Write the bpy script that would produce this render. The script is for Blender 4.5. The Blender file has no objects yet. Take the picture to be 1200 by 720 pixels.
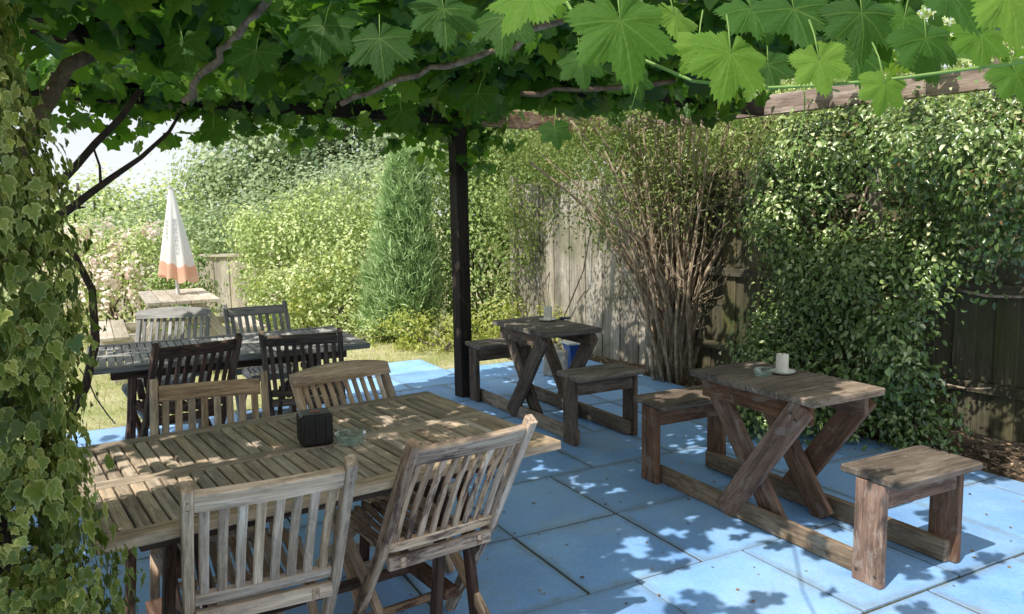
import bpy, math, random
import numpy as np
from mathutils import Vector, Matrix
rng = np.random.default_rng(7)
random.seed(7)
PI = math.pi
scene = bpy.context.scene
COL = scene.collection

# ------------------------------------------------------------------ camera
H = 1.5625
cam_d = bpy.data.cameras.new('camera')
cam = bpy.data.objects.new('camera', cam_d)
COL.objects.link(cam)
cam_d.sensor_width = 36.0
cam_d.lens = 931.16 / 1200 * 36
cam_d.clip_start = 0.05
cam_d.clip_end = 500
cam.matrix_world = (Matrix.Translation((0, 0, H)) @ Matrix.Rotation(PI / 2 - 0.1222, 4, 'X') @ Matrix.Rotation(-0.0174, 4, 'Z'))
scene.camera = cam

# ------------------------------------------------------------------ light
SUN_AZ = (-0.60, -0.66)
EL = math.radians(53)
n_ = math.hypot(*SUN_AZ)
sd = Vector((SUN_AZ[0] / n_ * math.cos(EL), SUN_AZ[1] / n_ * math.cos(EL), math.sin(EL)))
sl = bpy.data.lights.new('sun', 'SUN')
sl.energy = 5.0
sl.angle = math.radians(0.5)
sl.color = (1.0, 0.94, 0.84)
so = bpy.data.objects.new('sun', sl)
so.rotation_euler = sd.to_track_quat('Z', 'Y').to_euler()
so.location = sd * 30
COL.objects.link(so)
w = bpy.data.worlds.new('World')
scene.world = w
w.use_nodes = True
wt = w.node_tree
bg = wt.nodes['Background']
sky = wt.nodes.new('ShaderNodeTexSky')
sky.sky_type = 'NISHITA'
sky.sun_disc = False
sky.sun_elevation = EL
sky.sun_rotation = math.atan2(sd.x, sd.y)
sky.air_density = 1.3
sky.dust_density = 1.0
sky.ozone_density = 2.5
# bright thin cloud and haze, whitest near the horizon
tcw = wt.nodes.new('ShaderNodeTexCoord'); spw = wt.nodes.new('ShaderNodeSeparateXYZ'); wt.links.new(tcw.outputs['Generated'], spw.inputs[0])
rw = wt.nodes.new('ShaderNodeValToRGB'); wt.links.new(spw.outputs[2], rw.inputs[0])
for e_, (p_, c_) in zip((rw.color_ramp.elements[0], rw.color_ramp.elements[1], rw.color_ramp.elements.new(.3)), ((0.0, 1.0), (.34, .0), (.16, .7))):
    e_.position = p_; e_.color = (c_, c_, c_, 1)
nw = wt.nodes.new('ShaderNodeTexNoise'); nw.inputs['Scale'].default_value = 2.5; nw.inputs['Detail'].default_value = 6; wt.links.new(tcw.outputs['Generated'], nw.inputs['Vector'])
mw = wt.nodes.new('ShaderNodeMath'); mw.operation = 'MULTIPLY_ADD'; wt.links.new(nw.outputs['Fac'], mw.inputs[0]); mw.inputs[1].default_value = .9; mw.inputs[2].default_value = -.47
m2 = wt.nodes.new('ShaderNodeMath'); m2.operation = 'ADD'; m2.use_clamp = True; wt.links.new(mw.outputs[0], m2.inputs[0]); wt.links.new(rw.outputs[0], m2.inputs[1])
mx = wt.nodes.new('ShaderNodeMix'); mx.data_type = 'RGBA'; wt.links.new(m2.outputs[0], mx.inputs[0]); wt.links.new(sky.outputs[0], mx.inputs[6]); mx.inputs[7].default_value = (8.8, 9.2, 9.6, 1)
wt.links.new(mx.outputs[2], bg.inputs[0])
bg.inputs[1].default_value = 0.11
scene.view_settings.view_transform = 'Standard'
scene.view_settings.look = 'None'
scene.view_settings.exposure = 0
scene.cycles.max_bounces = 8
scene.cycles.diffuse_bounces = 4
scene.cycles.transmission_bounces = 6
scene.cycles.use_denoising = True

# ------------------------------------------------------------------ materials
class NT:
    def __init__(s, name):
        s.m = bpy.data.materials.new(name)
        s.m.use_nodes = True
        s.t = s.m.node_tree
        s.b = s.t.nodes['Principled BSDF']
        s.out = s.t.nodes['Material Output']
    def n(s, typ, **kw):
        nd = s.t.nodes.new(typ)
        for k, v in kw.items():
            if k.startswith('i_'):
                nd.inputs[k[2:].replace('_', ' ')].default_value = v
            else:
                setattr(nd, k, v)
        return nd
    def l(s, a, b):
        s.t.links.new(a, b)
    def math(s, op, a, b=None, c=None, clamp=False):
        nd = s.n('ShaderNodeMath', operation=op, use_clamp=clamp)
        for i, v in enumerate((a, b, c)):
            if v is None: continue
            if isinstance(v, (int, float)): nd.inputs[i].default_value = v
            else: s.l(v, nd.inputs[i])
        return nd.outputs[0]
    def attr(s, name):
        return s.n('ShaderNodeAttribute', attribute_name=name)
    def noise(s, vec, scale, detail=4, rough=0.55, dist=0.0):
        nd = s.n('ShaderNodeTexNoise')
        nd.inputs['Scale'].default_value = scale
        nd.inputs['Detail'].default_value = detail
        nd.inputs['Roughness'].default_value = rough
        nd.inputs['Distortion'].default_value = dist
        if vec is not None: s.l(vec, nd.inputs['Vector'])
        return nd.outputs['Fac']
    def vmul(s, vec, v):
        nd = s.n('ShaderNodeVectorMath', operation='MULTIPLY')
        s.l(vec, nd.inputs[0]); nd.inputs[1].default_value = v
        return nd.outputs[0]
    def ramp(s, fac, stops, interp='LINEAR'):
        nd = s.n('ShaderNodeValToRGB')
        nd.color_ramp.interpolation = interp
        e = nd.color_ramp.elements
        while len(e) < len(stops): e.new(0.5)
        for i, (p, c) in enumerate(stops):
            e[i].position = p
            e[i].color = (c, c, c, 1) if isinstance(c, (int, float)) else (*c, 1)
        s.l(fac, nd.inputs[0])
        return nd.outputs[0]
    def mix(s, fac, a, b, mode='MIX'):
        nd = s.n('ShaderNodeMix', data_type='RGBA', blend_type=mode)
        for i, v in ((0, fac), (6, a), (7, b)):
            if isinstance(v, (int, float)): nd.inputs[i].default_value = v
            elif isinstance(v, tuple): nd.inputs[i].default_value = (*v, 1)
            else: s.l(v, nd.inputs[i])
        return nd.outputs[2]
    def bump(s, h, strength, dist=0.01):
        nd = s.n('ShaderNodeBump')
        nd.inputs['Strength'].default_value = strength
        nd.inputs['Distance'].default_value = dist
        s.l(h, nd.inputs['Height'])
        s.l(nd.outputs[0], s.b.inputs['Normal'])

def wood(name, dark, mid, light, stain=None, stain_amt=0.5, lichen=0.0, rough=0.85, moss=None, wear=None, wear_amt=.6):
    m = NT(name)
    g = m.attr('gc').outputs['Vector']
    r = m.attr('rnd').outputs['Fac']
    grain = m.noise(m.vmul(g, (3, 55, 55)), 1.0, 6, 0.65, 0.6)
    broad = m.noise(m.vmul(g, (2.2, 9, 9)), 1.0, 4, 0.6)
    fine = m.noise(m.vmul(g, (12, 220, 220)), 1.0, 3, 0.6)
    mixg = m.math('ADD', m.math('MULTIPLY', grain, 0.55), m.math('MULTIPLY', broad, 0.45))
    c = m.ramp(mixg, [(0.32, dark), (0.5, mid), (0.66, light)])
    c = m.mix(0.5, c, m.ramp(fine, [(0.3, 0.35), (0.65, 1.0)]), 'MULTIPLY')
    if stain:
        f = m.ramp(m.noise(m.vmul(g, (5, 22, 22)), 1.0, 6, 0.75), [(0.5, 0.0), (0.6, 1.0)])
        c = m.mix(m.math('MULTIPLY', f, stain_amt), c, stain)
    if wear:
        f = m.ramp(m.noise(m.vmul(g, (7, 14, 14)), 1.0, 7, 0.7, 0.5), [(0.56, 0.0), (0.6, 1.0)])
        c = m.mix(m.math('MULTIPLY', f, wear_amt), c, wear)
    if lichen > 0:
        f = m.ramp(m.noise(m.vmul(g, (40, 40, 40)), 1.0, 3, 0.7), [(0.66, 0.0), (0.7, 1.0)])
        c = m.mix(m.math('MULTIPLY', f, lichen), c, (0.5, 0.5, 0.42))
    if moss:
        geo = m.n('ShaderNodeTexCoord')
        f = m.ramp(m.noise(geo.outputs['Object'], 2.0, 5, 0.6), [(0.45, 0.0), (0.62, 1.0)])
        c = m.mix(m.math('MULTIPLY', f, 0.6), c, moss)
    hs = m.n('ShaderNodeHueSaturation')
    m.l(m.math('MULTIPLY_ADD', r, 0.5, 0.75), hs.inputs['Value'])
    m.l(m.math('MULTIPLY_ADD', m.math('FRACT', m.math('MULTIPLY', r, 7.3)), 0.35, 0.8), hs.inputs['Saturation'])
    m.l(c, hs.inputs['Color'])
    m.l(hs.outputs[0], m.b.inputs['Base Color'])
    m.b.inputs['Roughness'].default_value = rough
    m.b.inputs['Specular IOR Level'].default_value = 0.3
    m.bump(m.math('ADD', grain, m.math('MULTIPLY', fine, 0.5)), 0.55, 0.004)
    return m.m

teak = wood('weathered_teak', (.24, .155, .10), (.61, .44, .30), (.88, .70, .53), stain=(.10, .085, .07), stain_amt=.45, lichen=.35)
teak_rough = wood('mottled_teak', (.17, .10, .065), (.62, .43, .29), (.90, .71, .53), stain=(.09, .05, .04), stain_amt=.9, lichen=.3)
teak_table = wood('table_teak', (.23, .165, .115), (.57, .45, .33), (.82, .68, .53), stain=(.13, .115, .09), stain_amt=.4, lichen=.15)
teak_grey = wood('grey_teak', (.19, .19, .185), (.42, .41, .40), (.60, .59, .58), stain=(.11, .1, .09), stain_amt=.4)
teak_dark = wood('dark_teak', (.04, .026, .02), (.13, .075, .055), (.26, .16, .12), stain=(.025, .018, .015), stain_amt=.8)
plank_brown = wood('worn_brown_stain', (.09, .048, .03), (.25, .135, .085), (.42, .25, .165), stain=(.06, .04, .03), stain_amt=.6, wear=(.34, .28, .23), wear_amt=.45)
plank_top = wood('bench_top_grey_brown', (.085, .066, .052), (.21, .165, .13), (.40, .33, .27), stain=(.07, .055, .045), stain_amt=.7, lichen=.4)
plank_base = wood('ground_rail_wood', (.12, .085, .06), (.28, .21, .15), (.45, .36, .27), stain=(.09, .07, .055), stain_amt=.6, wear=(.38, .35, .3), wear_amt=.4)
pergola_wood = wood('pergola_timber', (.12, .07, .05), (.36, .23, .17), (.60, .47, .39), stain=(.05, .035, .03), stain_amt=.5, wear=(.42, .36, .32), wear_amt=.4)
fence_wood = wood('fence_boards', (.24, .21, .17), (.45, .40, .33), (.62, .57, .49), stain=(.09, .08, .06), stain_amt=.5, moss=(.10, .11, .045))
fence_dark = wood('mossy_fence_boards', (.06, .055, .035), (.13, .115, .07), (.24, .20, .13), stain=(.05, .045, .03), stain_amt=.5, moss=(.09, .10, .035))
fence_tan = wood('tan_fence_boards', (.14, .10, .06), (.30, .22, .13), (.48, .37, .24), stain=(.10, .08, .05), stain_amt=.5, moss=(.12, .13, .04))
pale_wood = wood('pale_bench_wood', (.34, .29, .22), (.56, .50, .41), (.74, .69, .6), stain=(.3, .25, .19), stain_amt=.3)

def bark(name, a, b):
    m = NT(name)
    tc = m.n('ShaderNodeTexCoord').outputs['Object']
    f = m.noise(tc, 18, 6, 0.65)
    f2 = m.noise(m.vmul(tc, (60, 60, 12)), 1.0, 4, 0.6)
    c = m.mix(m.ramp(f, [(0.35, 0.0), (0.65, 1.0)]), a, b)
    c = m.mix(0.6, c, m.ramp(f2, [(0.3, 0.3), (0.6, 1.0)]), 'MULTIPLY')
    m.l(c, m.b.inputs['Base Color'])
    m.b.inputs['Roughness'].default_value = 0.9
    m.bump(f2, 0.6, 0.01)
    return m.m
bark_vine = bark('vine_bark', (.10, .065, .04), (.24, .17, .11))
bark_dark = bark('dark_bark', (.035, .022, .016), (.09, .06, .045))
bark_stem = bark('shrub_stem_bark', (.30, .21, .14), (.68, .55, .40))
bark_tree = bark('tree_bark', (.08, .065, .05), (.2, .17, .13))

def leafmat(name, cols, trans=0.35, tcol=None, gloss=0.45, veins=False, cream=None, spec=.4):
    """cols: list of colours over the per leaf random value"""
    m = NT(name)
    r = m.attr('rnd').outputs['Fac']
    stops = [(i / (len(cols) - 1), c) for i, c in enumerate(cols)]
    c = m.ramp(r, stops)
    lc = m.attr('lc').outputs['Vector']
    nz = m.noise(lc, 9.0, 3, 0.6)
    c = m.mix(0.35, c, m.ramp(nz, [(0.3, 0.55), (0.7, 1.0)]), 'MULTIPLY')
    if cream:
        sp = m.n('ShaderNodeSeparateXYZ'); m.l(lc, sp.inputs[0])
        e = m.math('ADD', sp.outputs[2], m.math('MULTIPLY', m.math('SUBTRACT', nz, 0.5), 0.7))
        e = m.math('ADD', e, m.math('MULTIPLY', m.math('SUBTRACT', r, 0.5), 0.5))
        f = m.ramp(e, [(0.66, 0.0), (0.98, 1.0)])
        c = m.mix(m.math('MULTIPLY', f, .5), c, cream)
    if veins:
        bn = m.math('ADD', m.noise(lc, 4.0, 4, .7), m.math('MULTIPLY', r, .04))
        c = m.mix(m.math('MULTIPLY', m.ramp(bn, [(.66, 0.0), (.72, 1.0)]), .6), c, (.30, .22, .06))
        sp = m.n('ShaderNodeSeparateXYZ'); m.l(lc, sp.inputs[0])
        x, y = sp.outputs[0], sp.outputs[1]
        acc = None
        for deg in (0, 42, -42, 95, -95):
            a = math.radians(deg)
            dx, dy = math.sin(a), math.cos(a)
            perp = m.math('ABSOLUTE', m.math('SUBTRACT', m.math('MULTIPLY', x, dy), m.math('MULTIPLY', y, dx)))
            along = m.math('ADD', m.math('MULTIPLY', x, dx), m.math('MULTIPLY', y, dy))
            on = m.math('MULTIPLY', m.math('LESS_THAN', perp, m.math('MULTIPLY_ADD', along, -0.010, 0.016)), m.math('GREATER_THAN', along, 0.0))
            # side veins leave the main vein at about 50 degrees
            t = m.math('SUBTRACT', along, m.math('MULTIPLY', perp, 0.85))
            side = m.math('MULTIPLY', m.math('LESS_THAN', m.math('ABSOLUTE', m.math('SUBTRACT', m.math('FRACT', m.math('MULTIPLY', t, 6.5)), 0.5)), 0.045),
                          m.math('MULTIPLY', m.math('LESS_THAN', perp, 0.22), m.math('GREATER_THAN', t, 0.08)))
            on = m.math('MAXIMUM', on, m.math('MULTIPLY', side, 0.45))
            acc = on if acc is None else m.math('MAXIMUM', acc, on)
        c = m.mix(m.math('MULTIPLY', acc, 0.22), c, (.30, .42, .10))
        m.bump(m.math('ADD', acc, m.math('MULTIPLY', nz, 2.0)), 0.4, 0.003)
    m.l(c, m.b.inputs['Base Color'])
    m.b.inputs['Roughness'].default_value = gloss
    m.b.inputs['Specular IOR Level'].default_value = spec
    tr = m.n('ShaderNodeBsdfTranslucent')
    tcn = m.n('ShaderNodeHueSaturation'); tcn.inputs['Value'].default_value = 1.9; tcn.inputs['Saturation'].default_value = 1.1
    m.l(c, tcn.inputs['Color'])
    tc2 = m.mix(0.5, tcn.outputs[0], tcol) if tcol else tcn.outputs[0]
    m.l(tc2, tr.inputs['Color'])
    ms = m.n('ShaderNodeMixShader'); ms.inputs[0].default_value = trans
    m.l(m.b.outputs[0], ms.inputs[1]); m.l(tr.outputs[0], ms.inputs[2])
    m.l(ms.outputs[0], m.out.inputs['Surface'])
    return m.m
vine_leaf = leafmat('vine_leaf', [(.02, .06, .014), (.045, .13, .02), (.09, .20, .03), (.20, .30, .05)], .42, (.20, .40, .03), .42)
vine_leaf_near = leafmat('vine_leaf_veined', [(.02, .07, .012), (.05, .14, .02), (.11, .23, .025), (.19, .33, .05)], .45, (.24, .42, .03), .55, veins=True, spec=.22)
ivy_leaf = leafmat('variegated_ivy_leaf', [(.03, .06, .012), (.10, .15, .022), (.20, .25, .04), (.42, .40, .10)], .25, (.36, .45, .06), .4, cream=(.60, .58, .22), spec=.4)
hedge_leaf = leafmat('glossy_hedge_leaf', [(.03, .06, .015), (.07, .125, .025), (.13, .23, .05), (.34, .45, .15), (.88, .88, .56)], .13, (.28, .42, .08), .28, spec=.8)  # palest stop paints sunlit highlights into the leaf colour
young_leaf = leafmat('reddish_new_leaf', [(.25, .10, .05), (.32, .2, .08), (.25, .3, .1)], .3, (.5, .3, .1), .4)
stem_leaf = leafmat('small_shrub_leaf', [(.10, .16, .035), (.19, .27, .07), (.30, .36, .12), (.34, .30, .12)], .35, (.3, .4, .08), .5)
bush_leaf = leafmat('light_bush_leaf', [(.17, .25, .07), (.36, .47, .15), (.58, .67, .29), (.82, .85, .56)], .22, (.35, .48, .1), .5)
bush_dark = leafmat('mid_green_bush_leaf', [(.06, .12, .03), (.18, .29, .07), (.40, .53, .17), (.68, .74, .38)], .16, (.25, .4, .07), .45)
conifer_leaf = leafmat('conifer_spray', [(.14, .27, .10), (.40, .56, .24), (.72, .82, .50)], .2, (.2, .35, .1), .6)
lime_leaf = leafmat('lime_green_leaf', [(.28, .34, .06), (.45, .50, .12), (.62, .62, .26)], .35, (.5, .55, .12), .5)
tree_leaf = leafmat('distant_tree_leaf', [(.14, .22, .11), (.28, .38, .19), (.44, .54, .31), (.62, .70, .47)], .3, (.25, .36, .12), .6)
tree_pale = leafmat('pale_tree_leaf', [(.26, .35, .2), (.38, .47, .29), (.5, .58, .4)], .35, (.35, .45, .2), .6)
pink_petal = leafmat('pink_petal', [(.85, .60, .58), (.90, .84, .78), (.92, .90, .84)], .3, (.9, .6, .6), .6)
grass_mat = leafmat('grass_blade', [(.34, .42, .13), (.56, .60, .25), (.8, .75, .42)], .3, (.35, .4, .1), .6)
chip_mat = leafmat('bark_chip', [(.10, .06, .035), (.26, .17, .10), (.48, .38, .27)], 0.0, None, .9)

def simple(name, col, rough=.6, metal=0, bump=0, scale=30, var=.15, spec=.5):
    m = NT(name)
    tc = m.n('ShaderNodeTexCoord').outputs['Object']
    f = m.noise(tc, scale, 5, .6)
    c = m.mix(m.ramp(f, [(.3, 0.0), (.7, 1.0)]), tuple(x * (1 - var) for x in col), tuple(min(1, x * (1 + var)) for x in col))
    m.l(c, m.b.inputs['Base Color'])
    m.b.inputs['Roughness'].default_value = rough
    m.b.inputs['Metallic'].default_value = metal
    m.b.inputs['Specular IOR Level'].default_value = spec
    if bump: m.bump(f, bump, .01)
    return m.m
candle_mat = simple('candle_wax', (.82, .80, .74), .45, var=.03)
candle_mat.node_tree.nodes['Principled BSDF'].inputs['Subsurface Weight'].default_value = .3
saucer_mat = simple('white_china', (.75, .75, .74), .25, var=.03)
wick_mat = simple('wick', (.03, .03, .03), .9)
black_mat = simple('black_leatherette', (.012, .012, .014), .45, bump=.3, scale=120)
red_mat = simple('red_packet', (.28, .09, .07), .6)
iron_mat = simple('rusty_bolt', (.10, .08, .07), .6, .6)
blue_mat = simple('blue_plastic', (.02, .07, .32), .4)
white_lid = simple('white_plastic', (.7, .74, .78), .4)
stone_mat = simple('pale_stone', (.5, .46, .4), .9, bump=.6, scale=9, var=.3)
cable_mat = simple('dark_cable', (.03, .03, .03), .6)
glass = NT('clear_glass')
_t = glass.n('ShaderNodeBsdfTransparent'); _t.inputs[0].default_value = (.88, .95, .96, 1)
_g = glass.n('ShaderNodeBsdfGlossy'); _g.inputs['Roughness'].default_value = .06; _g.inputs[0].default_value = (.95, 1, 1, 1)
_d = glass.n('ShaderNodeBsdfTranslucent'); _d.inputs[0].default_value = (.75, .88, .9, 1)
_f = glass.n('ShaderNodeLayerWeight'); _f.inputs[0].default_value = .45
_m = glass.n('ShaderNodeMixShader'); glass.l(_f.outputs['Facing'], _m.inputs[0]); glass.l(_t.outputs[0], _m.inputs[1]); glass.l(_g.outputs[0], _m.inputs[2])
_m2 = glass.n('ShaderNodeMixShader'); _m2.inputs[0].default_value = .16; glass.l(_m.outputs[0], _m2.inputs[1]); glass.l(_d.outputs[0], _m2.inputs[2])
glass.l(_m2.outputs[0], glass.out.inputs['Surface'])
glass = glass.m

def slab_material():
    m = NT('blue_grey_paving')
    tc = m.n('ShaderNodeTexCoord').outputs['Object']
    r = m.attr('rnd').outputs['Fac']
    n1 = m.noise(tc, 2.2, 6, .65)
    n2 = m.noise(tc, 60, 4, .7)
    n3 = m.noise(tc, 7, 5, .7, .4)
    c = m.mix(m.ramp(n1, [(.3, 0.0), (.7, 1.0)]), (.18, .41, .88), (.36, .63, .99))
    c = m.mix(m.math('MULTIPLY', m.ramp(n3, [(.56, 0.0), (.72, 1.0)]), .35), c, (.34, .42, .46))
    c = m.mix(m.math('MULTIPLY', m.ramp(m.noise(tc, 4.3, 6, .75), [(.62, 0.0), (.74, 1.0)]), .35), c, (.22, .24, .22))
    c = m.mix(m.math('MULTIPLY', m.ramp(m.noise(tc, 26, 5, .8), [(.62, 0.0), (.7, 1.0)]), .3), c, (.16, .20, .22))
    c = m.mix(m.math('MULTIPLY', m.ramp(m.noise(tc, 1.1, 7, .7, 1.2), [(.5, 0.0), (.68, 1.0)]), .4), c, (.42, .50, .56))
    c = m.mix(.45, c, m.ramp(n2, [(.3, .6), (.6, 1.0)]), 'MULTIPLY')
    sp = m.n('ShaderNodeSeparateXYZ'); m.l(m.attr('gc').outputs['Vector'], sp.inputs[0])
    e = m.math('MAXIMUM', m.math('DIVIDE', m.math('ABSOLUTE', sp.outputs[0]), .3235), m.math('DIVIDE', m.math('ABSOLUTE', sp.outputs[1]), .2955))
    e = m.math('ADD', e, m.math('MULTIPLY', m.math('SUBTRACT', n3, .5), .30))
    ef = m.ramp(e, [(.86, 0.0), (1.0, 1.0)])
    c = m.mix(m.math('MULTIPLY', ef, .55), c, (.20, .24, .22))
    c = m.mix(m.math("MULTIPLY", r, .30), c, (.30, .50, .78))
    hs = m.n('ShaderNodeHueSaturation')
    m.l(m.math('MULTIPLY_ADD', m.math('FRACT', m.math('MULTIPLY', r, 5.7)), .30, .84), hs.inputs['Value']); m.l(c, hs.inputs['Color'])
    m.l(hs.outputs[0], m.b.inputs['Base Color'])
    m.l(m.ramp(n1, [(.3, .55), (.7, .8)]), m.b.inputs['Roughness'])
    m.bump(m.math('ADD', n2, m.math('MULTIPLY', n3, 2.0)), .35, .004)
    return m.m
slab_mat = slab_material()

def ground_material():
    m = NT('soil_and_lawn')
    tc = m.n('ShaderNodeTexCoord').outputs['Object']
    n1 = m.noise(tc, .9, 6, .65)
    n2 = m.noise(tc, 40, 5, .7)
    n3 = m.noise(tc, 9, 5, .7)
    c = m.mix(m.ramp(n1, [(.38, 0.0), (.6, 1.0)]), (.38, .43, .15), (.7, .65, .38))
    c = m.mix(m.ramp(n3, [(.5, 0.0), (.75, .8)]), c, (.4, .34, .2))
    c = m.mix(.7, c, m.ramp(n2, [(.3, .35), (.65, 1.0)]), 'MULTIPLY')
    m.l(c, m.b.inputs['Base Color']); m.b.inputs['Roughness'].default_value = .95
    m.bump(n2, .8, .03)
    return m.m
def soil_material():
    m = NT('bark_mulch_soil')
    tc = m.n('ShaderNodeTexCoord').outputs['Object']
    n2 = m.noise(tc, 45, 6, .75)
    n3 = m.noise(tc, 5, 5, .7)
    c = m.mix(m.ramp(n3, [(.35, 0.0), (.65, 1.0)]), (.11, .075, .05), (.34, .26, .18))
    c = m.mix(.75, c, m.ramp(n2, [(.35, .25), (.65, 1.0)]), 'MULTIPLY')
    m.l(c, m.b.inputs['Base Color']); m.b.inputs['Roughness'].default_value = .95
    m.bump(n2, 1.0, .03)
    return m.m

# ------------------------------------------------------------------ mesh helpers
def tag(o, label=None, cat=None, group=None, kind=None):
    if label: o['label'] = label
    if cat: o['category'] = cat
    if group: o['group'] = group
    if kind: o['kind'] = kind
    return o
def empty(name, loc=(0, 0, 0), rz=0, label=None, cat=None, group=None):
    o = bpy.data.objects.new(name, None)
    o.empty_display_size = .1
    o.location = loc; o.rotation_euler = (0, 0, rz)
    COL.objects.link(o)
    return tag(o, label, cat, group)

class MB:
    """collects chamfered boxes, tubes and lathes into ONE mesh"""
    def __init__(s):
        s.v = []; s.f = []; s.gc = []; s.r = []; s.sm = []
    def add(s, vs, fs, gcs, rnd=None, smooth=False):
        o = len(s.v)
        s.v += [tuple(p) for p in vs]
        s.f += [tuple(i + o for i in f) for f in fs]
        s.gc += [tuple(p) for p in gcs]
        rnd = random.random() if rnd is None else rnd
        s.r += [rnd] * len(vs)
        s.sm += [smooth] * len(fs)
    def obox(s, c, ex, ey, ez, hx, hy, hz, ch=.003, jit=0.0, rnd=None, off0=False):
        """oriented box, ex = grain axis, half sizes"""
        c = Vector(c); ch = min(ch, hx * .45, hy * .45, hz * .45)
        E = (Vector(ex).normalized(), Vector(ey).normalized(), Vector(ez).normalized()); h = (hx, hy, hz)
        vs = []; gl = []; idx = {}
        off = Vector((random.uniform(-9, 9), random.uniform(-9, 9), random.uniform(-9, 9)))
        for sx in (-1, 1):
            for sy in (-1, 1):
                for sz in (-1, 1):
                    sg = (sx, sy, sz)
                    j = Vector((random.uniform(-jit, jit), random.uniform(-jit, jit), random.uniform(-jit, jit)))
                    for k in range(3):
                        q = [sg[a] * (h[a] - (0 if a == k else ch)) + j[a] for a in range(3)]
                        idx[(sg, k)] = len(vs)
                        vs.append(c + E[0] * q[0] + E[1] * q[1] + E[2] * q[2])
                        gl.append(Vector(q) + off)
        if off0: gl = [g_ - off for g_ in gl]
        fs = []
        sgs = (-1, 1)
        for k in range(3):
            a, b = [(1, 2), (2, 0), (0, 1)][k]
            for sk in sgs:
                ring = []
                for (sa, sb) in ((-1, -1), (1, -1), (1, 1), (-1, 1)):
                    sg = [0, 0, 0]; sg[k] = sk; sg[a] = sa; sg[b] = sb
                    ring.append(idx[(tuple(sg), k)])
                fs.append(ring)
        for l in range(3):
            j, k = [(1, 2), (2, 0), (0, 1)][l]
            for sj in sgs:
                for sk in sgs:
                    def I(sl_, which):
                        sg = [0, 0, 0]; sg[l] = sl_; sg[j] = sj; sg[k] = sk
                        return idx[(tuple(sg), which)]
                    fs.append([I(-1, j), I(1, j), I(1, k), I(-1, k)])
        for sx in sgs:
            for sy in sgs:
                for sz in sgs:
                    fs.append([idx[((sx, sy, sz), k)] for k in range(3)])
        out = []
        for f in fs:
            p = [vs[i] for i in f]
            nn = (p[1] - p[0]).cross(p[2] - p[0])
            cen = sum(p, Vector()) / len(p)
            out.append(tuple(f) if nn.dot(cen - c) > 0 else tuple(reversed(f)))
        s.add(vs, out, gl, rnd)
    def box(s, x0, x1, y0, y1, z0, z1, axis='x', ch=.003, jit=0.0, rnd=None):
        c = ((x0 + x1) / 2, (y0 + y1) / 2, (z0 + z1) / 2)
        h = (abs(x1 - x0) / 2, abs(y1 - y0) / 2, abs(z1 - z0) / 2)
        ax = [Vector((1, 0, 0)), Vector((0, 1, 0)), Vector((0, 0, 1))]
        o = {'x': (0, 1, 2), 'y': (1, 2, 0), 'z': (2, 0, 1)}[axis]
        s.obox(c, ax[o[0]], ax[o[1]], ax[o[2]], h[o[0]], h[o[1]], h[o[2]], ch, jit, rnd)
    def bar(s, p0, p1, wd, th, side=(1, 0, 0), ch=.003, rnd=None, jit=0.0):
        """bar from p0 to p1, wd across 'side', th the other way"""
        p0 = Vector(p0); p1 = Vector(p1)
        d = (p1 - p0).normalized()
        sv = Vector(side); sv = (sv - d * sv.dot(d)).normalized()
        t = d.cross(sv)
        s.obox((p0 + p1) / 2, d, sv, t, (p1 - p0).length / 2, wd / 2, th / 2, ch, jit, rnd)
    def strip(s, pts, wd, th, side=(1, 0, 0), rnd=None):
        """curved bar along a polyline: rectangular section"""
        P = [Vector(p) for p in pts]; n = len(P); sv = Vector(side).normalized()
        off = Vector((random.uniform(-9, 9), random.uniform(-9, 9), random.uniform(-9, 9)))
        vs = []; gl = []; acc = 0
        for i, p in enumerate(P):
            d = (P[min(i + 1, n - 1)] - P[max(i - 1, 0)]).normalized()
            t = d.cross(sv).normalized()
            if i: acc += (P[i] - P[i - 1]).length
            c = .004
            prof = [(-wd / 2 + c, -th / 2), (wd / 2 - c, -th / 2), (wd / 2, -th / 2 + c), (wd / 2, th / 2 - c), (wd / 2 - c, th / 2), (-wd / 2 + c, th / 2), (-wd / 2, th / 2 - c), (-wd / 2, -th / 2 + c)]
            for a, b in prof:
                vs.append(p + sv * a + t * b); gl.append(Vector((acc, a, b)) + off)
        m = 8; fs = []
        for i in range(n - 1):
            for k in range(m):
                fs.append((i * m + k, i * m + (k + 1) % m, (i + 1) * m + (k + 1) % m, (i + 1) * m + k))
        fs.append(tuple(reversed(range(m)))); fs.append(tuple((n - 1) * m + k for k in range(m)))
        s.add(vs, fs, gl, rnd)
    def tube(s, pts, rad, seg=6, rnd=None, cap=True):
        P = [Vector(p) for p in pts]; n = len(P)
        R = rad if isinstance(rad, (list, tuple)) else [rad] * n
        off = random.uniform(-9, 9)
        vs = []; gl = []; acc = 0; up = None
        for i, p in enumerate(P):
            d = (P[min(i + 1, n - 1)] - P[max(i - 1, 0)])
            d = d.normalized() if d.length > 1e-9 else Vector((0, 0, 1))
            if up is None: up = d.orthogonal().normalized()
            up = (up - d * up.dot(d)); up = up.normalized() if up.length > 1e-6 else d.orthogonal().normalized()
            sv = d.cross(up)
            if i: acc += (P[i] - P[i - 1]).length
            for k in range(seg):
                a = 2 * PI * k / seg
                vs.append(p + (up * math.cos(a) + sv * math.sin(a)) * R[i])
                gl.append((acc + off, math.cos(a) * R[i], math.sin(a) * R[i]))
        fs = []
        for i in range(n - 1):
            for k in range(seg):
                fs.append((i * seg + k, i * seg + (k + 1) % seg, (i + 1) * seg + (k + 1) % seg, (i + 1) * seg + k))
        if cap:
            fs.append(tuple(reversed(range(seg)))); fs.append(tuple((n - 1) * seg + k for k in range(seg)))
        s.add(vs, fs, gl, rnd, True)
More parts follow.
